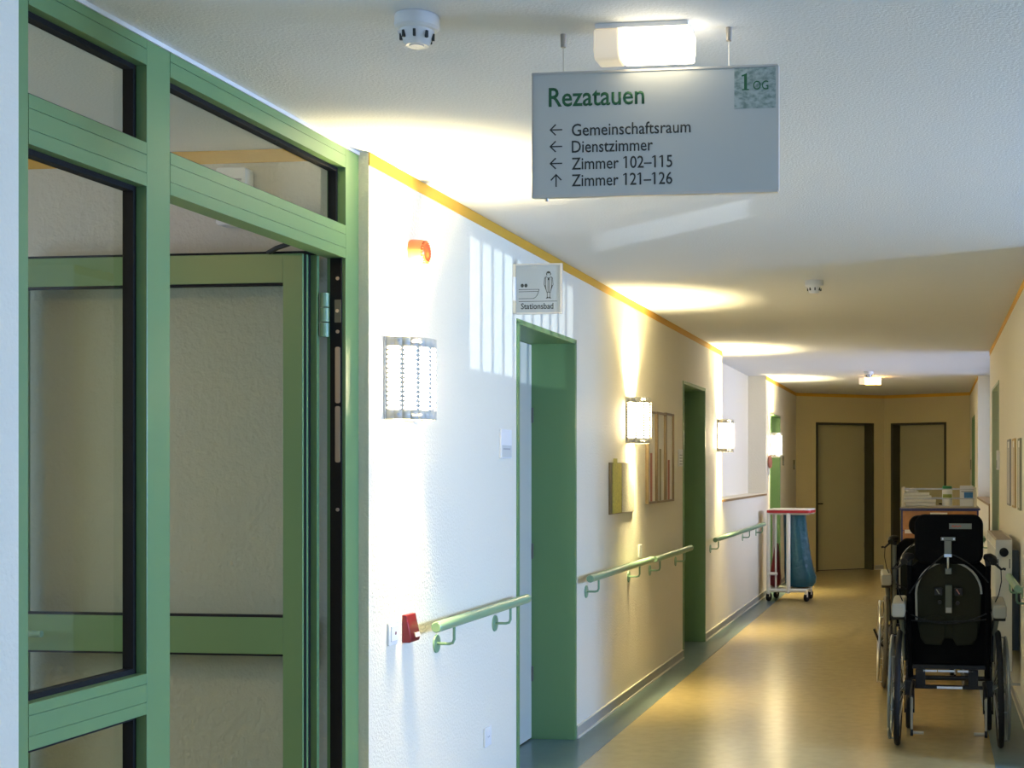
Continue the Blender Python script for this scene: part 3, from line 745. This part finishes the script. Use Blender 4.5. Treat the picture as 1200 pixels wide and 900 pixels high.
# ------------------------------------------------------------------ radiator
rd = thing('radiator', 'tall cream panel radiator on the right wall behind the wheelchair', 'radiator', (0.365, 8.09, 0.25), 0)
RL, RH, RT = 1.22, 0.775, 0.095
B(0.004, 0.016, 0.01, RL-0.01, 0, RH-0.012).build('front_panel', rad_m, rd, smooth=False, bevel=0.004)
B(RT-0.016, RT-0.004, 0.01, RL-0.01, 0, RH-0.012).build('rear_panel', rad_m, rd, smooth=False, bevel=0.004)
b = MB()
for k in range(22): b.bx(-0.002, 0.004, 0.04+k*0.053, 0.065+k*0.053, 0.05, RH-0.06)
b.build('flute', rad_m, rd, smooth=False, bevel=0.0015)
e = B(0, RT, 0, 0.010, 0.0, RH-0.004).build('end_panel', rad_m, rd, smooth=False, bevel=0.003)
B(0.012, 0.017, -0.0006, 0, RH-0.17, RH-0.115).build('slot', txt_dark, e, smooth=False)
B(RT-0.017, RT-0.012, -0.0006, 0, RH-0.17, RH-0.115).build('slot', txt_dark, e, smooth=False)
B(0, RT, RL-0.010, RL, 0.0, RH-0.004).build('end_panel', rad_m, rd, smooth=False, bevel=0.003)
g = MB().bx(0, 0.010, 0.01, RL-0.01, RH-0.010, RH).bx(RT-0.010, RT, 0.01, RL-0.01, RH-0.010, RH)
for k in range(40): g.bx(0.010, RT-0.010, 0.02+k*0.0298, 0.032+k*0.0298, RH-0.008, RH-0.001)
g.build('top_grille', rad_end, rd, smooth=False)
MB().lathe([(0.018, 0.0), (0.026, 0.006), (0.026, 0.034), (0.022, 0.040), (0.010, 0.041)], 20, Matrix.Translation((0.047, 0, RH-0.075)) @ Matrix.Rotation(R(90), 4, 'X')).build('thermostat_knob', rubber, rd)
for y in (0.2, 0.95): B(RT, 0.1445, y, y+0.04, 0.1, 0.7).build('wall_bracket', steel_d, rd, smooth=False)
MB().tube([(0.06, 0.06, 0.005), (0.06, 0.06, -0.06), (0.08, 0.06, -0.08), (0.1445, 0.06, -0.08)], 0.009, 8).build('pipe', rad_m, rd)

# ------------------------------------------------------------------ laundry trolley
tr = thing('laundry_trolley', 'white tubular laundry trolley with red rimmed lid by the end door', 'trolley', (-1.55, 14.74, 0), R(-4))
x0, x1, xm, d = -0.225, 0.20, -0.005, 0.34
MB().tube([(x0, 0, 0.12), (x1, 0, 0.12)], 0.020, 12).tube([(x0, d, 0.12), (x1, d, 0.12)], 0.020, 12).tube([(x0, 0, 0.12), (x0, d, 0.12)], 0.018, 12).tube([(xm, 0, 0.12), (xm, d, 0.12)], 0.014, 12).tube([(x1-0.02, 0, 0.12), (x1-0.02, d, 0.12)], 0.014, 12).build('base_frame', white_l, tr)
B(x0+0.01, x1, 0.02, d-0.02, 0.125, 0.137).build('base_shelf', white_l, tr, smooth=False)
for x, y, r in ((x0, 0, 0.020), (xm, 0, 0.023), (x0, d, 0.020), (xm, d, 0.020)):
    MB().cyl((x, y, 0.09), (x, y, 0.958), r, seg=14).build('post', white_l, tr)
MB().cyl((x0+0.078, 0.02, 0.135), (x0+0.078, 0.02, 0.95), 0.011, seg=10).build('pedal_rod', white_l, tr)
MB().tube([(x0-0.01, -0.005, 0.30), (x0+0.10, -0.005, 0.30)], 0.017, 10).build('cross_clamp', white_l, tr)
b = MB().tube([(x0, 0, 0.955), (x1+0.02, 0, 0.955), (x1+0.02, d, 0.955), (x0, d, 0.955)], 0.013, 10, closed=True)
b.build('bag_ring', white_l, tr)
pts = rrect(0.49, 0.40, 0.05, 5, -0.002, d/2)
MB().rings([[(x, y, 0.962) for x, y in pts], [(x, y, 0.990) for x, y in pts]]).build('lid_rim', red_lid, tr)['label'] = 'red rim under the lid'
pts = rrect(0.475, 0.385, 0.05, 5, 0.006, d/2)
MB().rings([[(x, y, 0.990) for x, y in pts], [(x*0.98, y, 1.005) for x, y in pts]]).build('lid', white_l, tr, bevel=0.003)
for x, y in ((x0, 0.0), (x1-0.01, 0.0), (x0+0.02, d), (x1-0.02, d)):
    w_ = MB().lathe([(0.012, -0.016), (0.043, -0.016), (0.047, -0.010), (0.047, 0.010), (0.043, 0.016), (0.012, 0.016)], 20, Matrix.Translation((x, y+0.025, 0.0475)) @ Matrix.Rotation(R(75), 4, 'Z') @ Matrix.Rotation(R(90), 4, 'X')).build('caster', rubber, tr)
    MB().cyl((x, y+0.012, 0.05), (x, y+0.005, 0.118), 0.017, 0.021, 12).build('caster_fork', white_l, w_)
def bag(name, label, m, cx, cy, rows, seed, group=None):
    rnd = random.Random(seed); seg = 28
    ph = [rnd.uniform(0, 2*PI) for _ in range(4)]
    rs = []
    for z, sx, sy, ox in rows:
        ring = []
        for k in range(seg):
            a = 2*PI*k/seg
            w_ = 1+0.045*math.sin(5*a+ph[0]+z*3)+0.03*math.sin(9*a+ph[1]+z*5)+0.02*math.sin(13*a+ph[2])
            ca, sa = math.cos(a), math.sin(a)
            e = 0.75
            ring.append((cx+ox+sx*w_*math.copysign(abs(ca)**e, ca), cy+sy*w_*math.copysign(abs(sa)**e, sa), z))
        rs.append(ring)
    o = MB().rings(rs).build(name, m)
    return tag(o, label, 'bag', group)
# bags hang inside the trolley frame
bag('refuse_bag', 'full blue plastic sack hanging in the laundry trolley', blue_bag, -1.472, 14.90,
    [(0.146, 0.07, 0.06, 0.03), (0.158, 0.135, 0.12, 0.035), (0.20, 0.165, 0.135, 0.035), (0.26, 0.172, 0.14, 0.035), (0.34, 0.160, 0.135, 0.02), (0.50, 0.143, 0.125, 0.004), (0.70, 0.130, 0.12, -0.012), (0.85, 0.122, 0.115, -0.022), (0.937, 0.118, 0.115, -0.025)], 3)
bag('refuse_bag', 'dark red plastic sack behind the left posts of the laundry trolley', red_bag, -1.715, 14.93,
    [(0.146, 0.03, 0.06, 0), (0.17, 0.055, 0.12, 0.0), (0.24, 0.062, 0.125, -0.004), (0.34, 0.050, 0.12, 0.0), (0.50, 0.032, 0.10, 0.01), (0.62, 0.016, 0.07, 0.014)], 8)

# ------------------------------------------------------------------ drug cart with things on top
ct = thing('ward_cart', 'beech veneered ward cart with navy edges behind the wheelchairs', 'cart', (0.055, 10.9, 0), 0)
cw, cd, ch = 0.305, 0.46, 1.126
B(-cw, cw, 0.012, cd, 0.14, ch-0.016).build('body', navy, ct, smooth=False)
B(-cw-0.012, cw+0.012, -0.012, cd+0.01, ch-0.016, ch).build('top_edge', navy, ct, smooth=False, bevel=0.003)
B(-cw-0.004, cw+0.004, -0.006, cd+0.006, ch, ch+0.012).build('worktop', worktop, ct, smooth=False, bevel=0.003)
z = ch-0.022
for h_ in (0.16, 0.16, 0.22, 0.32):
    dr_ = B(-cw+0.014, cw-0.014, -0.004, 0.012, z-h_+0.006, z).build('drawer', wood, ct, smooth=False, bevel=0.002)
    MB().tube([(-0.05, -0.004, z-h_*0.55), (-0.05, -0.026, z-h_*0.55), (0.05, -0.026, z-h_*0.55), (0.05, -0.004, z-h_*0.55)], 0.005, 8).build('handle', steel, dr_)
    if h_ == 0.16:
        B(-0.075, 0.06, -0.0055, -0.004, z-0.05, z-0.012).build('label_card', paper, dr_, smooth=False)
    z -= h_
B(-cw+0.03, -cw+0.11, -0.0056, -0.004, ch-0.20, ch-0.17).build('sticker', paper, ct, smooth=False)
for x in (-cw+0.012, cw-0.025):
    for y in (0.02, cd-0.03):
        MB().prism(rrect(0.018, 0.018, 0.004, 3, x, y), 'z', ch+0.012, ch+0.165).build('gallery_post', cream, ct)
for zz in (ch+0.075, ch+0.150):
    MB().tube([(-cw+0.012, 0.02, zz), (cw-0.025, 0.02, zz), (cw-0.025, cd-0.03, zz), (-cw+0.012, cd-0.03, zz)], 0.004, 8, closed=True).build('gallery_wire', steel, ct)
for x in (-cw+0.05, cw-0.05):
    for y in (0.06, cd-0.06):
        q = MB().lathe([(0.012, -0.016), (0.056, -0.016), (0.06, -0.010), (0.06, 0.010), (0.056, 0.016), (0.012, 0.016)], 20, Matrix.Translation((x, y, 0.06)) @ Matrix.Rotation(R(90), 4, 'Y')).build('caster', rubber, ct)
        B(x-0.024, x+0.024, y-0.03, y+0.03, 0.115, 0.142).build('caster_fork', steel_d, q, smooth=False)
TOP = ch+0.0125
def towel(i, w, dd, h_, dx, rz, z, label):
    o = MB().prism(rrect(dd, h_, h_*0.45, 4), 'x', -w/2, w/2)
    o = o.build('folded_cloth', paper, None, loc=(-0.118+dx, 11.05, z+h_/2), rot=(0, 0, R(rz)))
    tag(o, label, 'cloth', 'folded white cloths on the ward cart')
z = TOP
for i, (w, h_, dx, rz, lb_) in enumerate(((0.24, 0.028, 0.02, 1, 'lowest folded white cloth of the stack on the ward cart'), (0.25, 0.030, 0.015, -2, 'second folded white cloth from the bottom on the ward cart'),
                                     (0.22, 0.026, -0.005, 2, 'third folded white cloth from the bottom on the ward cart'), (0.20, 0.024, -0.01, -1, 'topmost folded white cloth of the stack on the ward cart'))):
    towel(i, w, 0.17, h_, dx, rz, z, lb_); z += h_+0.0005
cr = MB()
rnd = random.Random(5); rs = []
for k, (zz, rr) in enumerate(((0, 0.025), (0.006, 0.040), (0.018, 0.036), (0.030, 0.020), (0.036, 0.008))):
    rs.append([((rr*(1+0.3*rnd.uniform(-1, 1)))*math.cos(2*PI*j/12)*1.3, rr*(1+0.3*rnd.uniform(-1, 1))*math.sin(2*PI*j/12), zz) for j in range(12)])
o = cr.rings(rs).build('crumpled_cloth', paper, None, loc=(-0.165, 11.03, z))
tag(o, 'crumpled white cloth on top of the folded stack on the ward cart', 'cloth')
bt = thing('bottle', 'white plastic tub with green lid and yellow label on the ward cart', 'bottle', (0.116, 11.08, TOP), 0)
MB().lathe([(0.030, 0), (0.040, 0.003), (0.041, 0.010), (0.041, 0.132), (0.036, 0.140)], 24).build('body', white, bt)
MB().lathe([(0.0375, 0.140), (0.0385, 0.142), (0.0385, 0.158), (0.035, 0.162), (0.002, 0.163)], 24).build('lid', lidgreen, bt)['label'] = 'green lid'
b = MB(); n = 14
ring = [[(0.0418*math.cos(a), 0.0418*math.sin(a), zz) for a in [R(-90)+R(62)*(k/(n-1)-0.5)*2 for k in range(n)]] for zz in (0.068, 0.096)]
b.rings(ring, cap=False, closed=False).build('label_strip', labelg, bt, solid=0.0006)['label'] = 'yellow-green label'
gb = thing('carton', 'white and blue glove carton at the right end of the ward cart', 'carton', (0.270, 11.10, TOP), R(-4))
B(-0.052, 0.052, -0.04, 0.04, 0, 0.165).build('box', white, gb, smooth=False, bevel=0.001)
B(-0.018, 0.052, -0.0415, -0.04, 0.066, 0.112).build('blue_print', labelb, gb, smooth=False)['label'] = 'blue print'
B(-0.040, 0.052, -0.0412, -0.04, 0.114, 0.122).build('print', txt_grey, gb, smooth=False)

# ------------------------------------------------------------------ wheelchairs (origin on the floor under the rear axle, +y is forward)
def wheelchair(loc, rz, label, seat_z=0.50, head_z=0.953, head_w=0.345, head_h=0.25, head_r=0.05, first=True):
    root = thing('wheelchair', label, 'wheelchair', loc, rz, 'wheelchairs parked in the corridor')
    AX = 0.300
    for s in (-1, 1):
        wr = MB().torus((0, 0, 0), (1, 0, 0), 0.286, 0.0155, 48, 10)
        M = Matrix.Translation((s*0.257, 0, AX+0.002)) @ Matrix.Rotation(R(1.3)*-s, 4, 'Y')
        def place(o): o.matrix_local = M; return o
        hub = MB().cyl((-0.03, 0, 0), (0.03, 0, 0), 0.022, seg=14).cyl((-0.034, 0, 0), (-0.026, 0, 0), 0.034, seg=14).cyl((0.026, 0, 0), (0.034, 0, 0), 0.034, seg=14)
        wheel = place(hub.build('wheel', steel_d, root)); 
        wr.build('tire', rubber if first else mat('worn_grey_tyre', (0.10, 0.085, 0.055), 0.6), wheel)  # second chair: black tyre coloured olive for the light on it
        MB().torus((0, 0, 0), (1, 0, 0), 0.272, 0.009, 48, 8).build('rim', steel_d, wheel)
        sp = MB()
        for k in range(28):
            a = 2*PI*k/28; a2 = a+(0.35 if k % 2 else -0.35); sx = 0.028 if (k//2) % 2 else -0.028
            sp.cyl((sx, 0.032*math.cos(a2), 0.032*math.sin(a2)), (0, 0.268*math.cos(a), 0.268*math.sin(a)), 0.0012, seg=4)
        sp.build('spokes', steel, wheel)
        hr = MB().torus((s*0.040, 0, 0), (1, 0, 0), 0.262, 0.0085, 48, 8)
        for k in range(6):
            a = 2*PI*k/6+0.3
            hr.cyl((s*0.003, 0.268*math.cos(a), 0.268*math.sin(a)), (s*0.038, 0.262*math.cos(a), 0.262*math.sin(a)), 0.004, seg=6)
        hr.build('push_rim', mat('push_rim_grey', (0.22, 0.25, 0.25), 0.35, metal=0.6) if first else steel, wheel)
        # front caster
        cxx = s*0.215
        cst = MB().lathe([(0.015, -0.015), (0.090, -0.018), (0.097, -0.010), (0.097, 0.010), (0.090, 0.018), (0.015, 0.015)], 28, Matrix.Translation((cxx, 0.46, 0.098)) @ Matrix.Rotation(R(90), 4, 'Y')).build('caster', rubber, root)
        MB().cyl((cxx-0.025, 0.46, 0.098), (cxx+0.025, 0.46, 0.098), 0.010, seg=8).bx(cxx-0.028, cxx-0.022, 0.44, 0.48, 0.09, 0.215).bx(cxx+0.022, cxx+0.028, 0.44, 0.48, 0.09, 0.215).bx(cxx-0.028, cxx+0.028, 0.43, 0.49, 0.21, 0.225).cyl((cxx, 0.46, 0.22), (cxx, 0.46, 0.36), 0.016, seg=10).build('caster_fork', blackp, cst)
        # side frame
        MB().tube([(s*0.20, -0.02, 0.32), (s*0.205, 0.20, 0.32), (s*0.21, 0.46, 0.34)], 0.016, 10).tube([(s*0.205, -0.04, 0.40), (s*0.21, 0.46, 0.42)], 0.016, 10).tube([(s*0.205, 0.22, 0.32), (s*0.205, 0.22, 0.42)], 0.014, 8).tube([(s*0.205, 0, 0.27), (s*0.205, 0.0, 0.44)], 0.018, 8).bx(s*0.205-0.018, s*0.205+0.018, -0.04, 0.05, 0.265, 0.345).build('side_frame', blackp, root)
        MB().cyl((s*0.21, 0, AX), (s*0.232, 0, AX), 0.016, seg=10).build('axle_bracket', steel, root)
        # back cane, push handle, brake lever and cable
        back = [(s*0.195, -0.03, 0.36), (s*0.197, -0.075, 0.62), (s*0.198, -0.115, 0.88), (s*0.199, -0.13, 0.955)]
        MB().tube(back, 0.0145, 10).build('back_cane', black if first else steel_d, root)
        MB().tube([(s*0.185, -0.135, 0.988), (s*0.207, -0.16, 0.990), (s*0.220, -0.19, 0.982), (s*0.224, -0.215, 0.968)], [0.017, 0.020, 0.021, 0.019], 12).tube([(s*0.199, -0.128, 0.945), (s*0.192, -0.132, 0.988)], 0.016, 10).build('push_handle', blackp, root)
        br = MB().tube([(s*0.222, -0.19, 0.962), (s*0.238, -0.19, 0.952), (s*0.262, -0.18, 0.930), (s*0.272, -0.18, 0.934), (s*0.284, -0.18, 0.930)], [0.007, 0.0065, 0.006, 0.006, 0.007], 8).build('brake_lever', blackp, root)
        MB().tube([(s*0.260, -0.18, 0.930), (s*0.263, -0.17, 0.87), (s*0.250, -0.15, 0.80), (s*0.225, -0.12, 0.74), (s*0.21, -0.10, 0.70)], 0.0028, 6).build('brake_cable', blackp, br)
        # armrest
        M2 = Matrix.Translation((s*0.252, -0.05, 0.728)) @ Matrix.Rotation(R(1.5), 4, 'X')
        pad = MB()
        pts = rrect(0.068, 0.070, 0.014, 4)
        pad.rings([[M2 @ Vector((x, y, zz)) for x, zz in pts] for y in (-0.19, 0.17)])
        pad.build('arm_pad', armpad, root, bevel=0.006)
        MB().prism([(-0.235, 0.6915), (0.12, 0.7005), (0.12, 0.685), (-0.20, 0.672)], 'x', s*0.252-0.030, s*0.252+0.030).build('arm_pad_base', blackp, root)
        MB().tube([(s*0.245, -0.10, 0.68), (s*0.232, -0.01, 0.58), (s*0.226, 0.02, 0.44)], 0.012, 8).tube([(s*0.245, 0.10, 0.69), (s*0.232, 0.14, 0.44)], 0.012, 8).build('arm_post', steel_d, root)
        B(s*0.224-0.004, s*0.224+0.004, -0.02, 0.30, 0.44, 0.655).build('side_guard', blackp, root, smooth=False, bevel=0.002)
        # anti-tipper with inward foot
        at = MB().tube([(s*0.180, -0.05, 0.335), (s*0.184, -0.18, 0.31), (s*0.186, -0.205, 0.28)], 0.011, 8).build('anti_tipper', blackp, root)
        MB().cyl((s*0.186, -0.205, 0.29), (s*0.186, -0.205, 0.10), 0.0062, seg=10).build('tube', armpad if first else steel, at)
        MB().cyl((s*0.192, -0.205, 0.104), (s*0.178, -0.205, 0.104), 0.018, seg=12).build('foot_cap', rubber, at)
        MB().cyl((s*0.178, -0.205, 0.104), (s*0.125, -0.205, 0.104), 0.008, seg=10).build('foot_peg', armpad if first else steel, at)
    # cross members
    MB().tube([(-0.20, -0.02, 0.355), (0.20, -0.02, 0.355)], 0.012, 8).bx(-0.20, 0.20, -0.035, -0.005, 0.300, 0.316).bx(-0.17, -0.12, -0.04, 0.0, 0.31, 0.40).bx(0.10, 0.15, -0.04, 0.0, 0.31, 0.40).build('cross_frame', blackp, root)
    MB().bx(-0.13, -0.06, -0.040, -0.030, 0.388, 0.398).bx(-0.055, 0.03, -0.040, -0.030, 0.388, 0.398).bx(0.045, 0.13, -0.040, -0.030, 0.388, 0.398).bx(-0.06, 0.07, -0.044, -0.034, 0.303, 0.314).build('crossbar_sleeve', steel, root, smooth=False)
    # seat and backrest
    MB().prism(rrect(0.40, 0.10, 0.03, 4, 0, seat_z-0.03), 'y', -0.02, 0.45).build('seat_cushion', black, root, bevel=0.008)
    B(-0.20, 0.20, -0.05, 0.45, 0.405, 0.425).build('seat_pan', blackp, root, smooth=False)
    def yb(z): return -0.055-(z-0.45)*0.155
    def slab(pts, th, off=0.0):
        return MB().rings([[(x, yb(z)+off, z) for x, z in pts], [(x, yb(z)+off+th, z) for x, z in pts]])
    # upholstery: shoulders slope in at the top
    ups = [(-0.212, 0.42), (0.212, 0.42), (0.218, 0.62), (0.214, 0.82), (0.195, 0.93), (0.13, 0.985), (-0.13, 0.985), (-0.195, 0.93), (-0.214, 0.82), (-0.218, 0.62)]
    slab(ups, 0.075, 0.015).build('backrest', black, root, bevel=0.015, seg=3)
    arch = []
    for k in range(17):
        a = PI*k/16
        arch.append((0.165*math.cos(a), 0.80+0.165*math.sin(a)))
    arch += [(-0.160, 0.66), (-0.150, 0.595), (-0.10, 0.565), (0.10, 0.565), (0.150, 0.595), (0.160, 0.66)]
    slab(arch, 0.016, -0.004).build('back_shell', olive, root, bevel=0.004)
    ar_ = [(x, yb(z)-0.005, z) for x, z in arch[:17]]+[(-0.163, yb(0.66)-0.005, 0.66)]
    MB().tube(ar_, 0.006, 8).build('shell_piping', piping, root)
    for s in (-1, 1):
        lp = [(s*0.018, 0.675), (s*0.06, 0.688), (s*0.13, 0.675), (s*0.15, 0.63), (s*0.145, 0.57), (s*0.12, 0.535), (s*0.04, 0.53), (s*0.018, 0.57)]
        if s < 0: lp = lp[::-1]
        slab(lp, 0.012, -0.012).build('lumbar_pad', olive, root, bevel=0.005)
    # straps and cables across the back
    for (xa, za), (xb, zb), sag in (((-0.19, 0.69), (0.19, 0.70), -0.05), ((-0.19, 0.66), (0.19, 0.67), -0.01), ((-0.20, 0.80), (-0.02, 1.0), 0.02), ((0.20, 0.86), (0.02, 1.0), 0.02)):
        path = []
        for k in range(9):
            t = k/8; x = xa+(xb-xa)*t; zz = za+(zb-za)*t+sag*4*t*(1-t)
            path.append((x, yb(zz)-0.024, zz))
        MB().tube(path, 0.004, 6).build('strap', blackp, root)
    # head support on a stem
    zc_ = head_z+head_h/2; yh = -0.115
    hp = rrect(head_w, head_h, head_r, 6, 0, zc_)
    MB().rings([[(x*0.96, yh-0.045, zc_+(z-zc_)*0.95) for x, z in hp], [(x, yh-0.03, z) for x, z in hp], [(x, yh+0.03, z) for x, z in hp], [(x*0.95, yh+0.05, zc_+(z-zc_)*0.93) for x, z in hp]]).build('headrest', black, root, bevel=0.006)
    yl = yh-0.0455
    if first:
        lab = B(0.002, 0.115, yl-0.002, yl, head_z+0.178, head_z+0.206).build('label_plate', plate_m, root, smooth=False)
        lab['label'] = 'grey maker plate'
        strokes([[(0.016, head_z+0.190), (0.022, head_z+0.196), (0.028, head_z+0.189), (0.036, head_z+0.195), (0.046, head_z+0.189), (0.056, head_z+0.195), (0.062, head_z+0.190)]], 0.004, yl-0.0022).build('print', orange_d, lab, smooth=False)
        st = MB().bx(-0.040, 0.034, yl-0.010, yl, head_z+0.118, head_z+0.138).bx(-0.022, 0.014, yl-0.012, yl-0.001, head_z+0.050, head_z+0.118)
        sm = st.build('headrest_bracket', steel_d, root, smooth=False, bevel=0.003)
        B(-0.023, 0.016, yl-0.014, yl-0.002, head_z+0.035, head_z+0.052).build('clamp', steel, sm, smooth=False, bevel=0.002)
        for x in (-0.030, 0.026): MB().cyl((x, yl-0.012, head_z+0.128), (x, yl-0.009, head_z+0.128), 0.005, seg=8).build('screw', steel, sm)
        MB().tube([(-0.004, yl-0.006, head_z+0.04), (-0.004, yl-0.004, head_z), (-0.004, yb(0.93)-0.02, 0.93)], 0.006, 8).build('headrest_stem', steel, root)
        q = MB().bx(-0.018, 0.016, yb(0.91)-0.030, yb(0.91)-0.006, 0.900, 0.932).build('stem_clamp', steel_d, root, smooth=False, bevel=0.004)
        Mb = Matrix.Translation((0, yb(0.76)-0.02, 0.785)) @ Matrix.Rotation(R(8.8), 4, 'X')
        B(-0.017, 0.017, -0.008, 0.012, -0.085, 0.06, Mb).build('stem_guide', guide_m, root, smooth=False, bevel=0.003)
        B(-0.014, 0.014, -0.010, -0.007, -0.082, -0.055, Mb).build('guide_sticker', piping, root, smooth=False)
        for x, m_ in ((-0.052, steel_d), (0.050, pic_red)):
            k_ = MB().bx(x-0.02, x+0.02, yb(0.81)-0.022, yb(0.81)-0.004, 0.79, 0.83).build('lock_block', blackp, root, smooth=False, bevel=0.004)
            strokes([[(x-0.010, 0.822), (x+0.004, 0.800)]], 0.005, yb(0.81)-0.0225).build('lock_pin', m_, k_, smooth=False)
        for x, zz in ((-0.045, 0.755), (0.045, 0.75)):
            MB().cyl((x, yb(zz)-0.02, zz), (x, yb(zz)-0.004, zz), 0.010, seg=12).build('knob', blackp, root)
    else:
        MB().tube([(0, yl+0.02, head_z+0.05), (0, yb(0.93)-0.02, 0.93), (0, yb(0.85)-0.02, 0.85)], 0.010, 8).build('headrest_stem', steel, root)
        MB().tube([(-0.33, -0.16, 0.40), (-0.29, -0.12, 0.30), (-0.235, -0.03, 0.25)], 0.008, 8).build('wheel_lock_lever', blackp, root)
    return root
wheelchair((0.082, 7.14, 0.0), R(-0.6), 'black wheelchair seen from behind, nearest the camera, with grey arm pads')
wheelchair((-0.055, 9.03, 0.0), R(3), 'second black wheelchair with round headrest, half hidden behind the first', head_z=1.005, head_w=0.21, head_h=0.13, head_r=0.06, first=False)
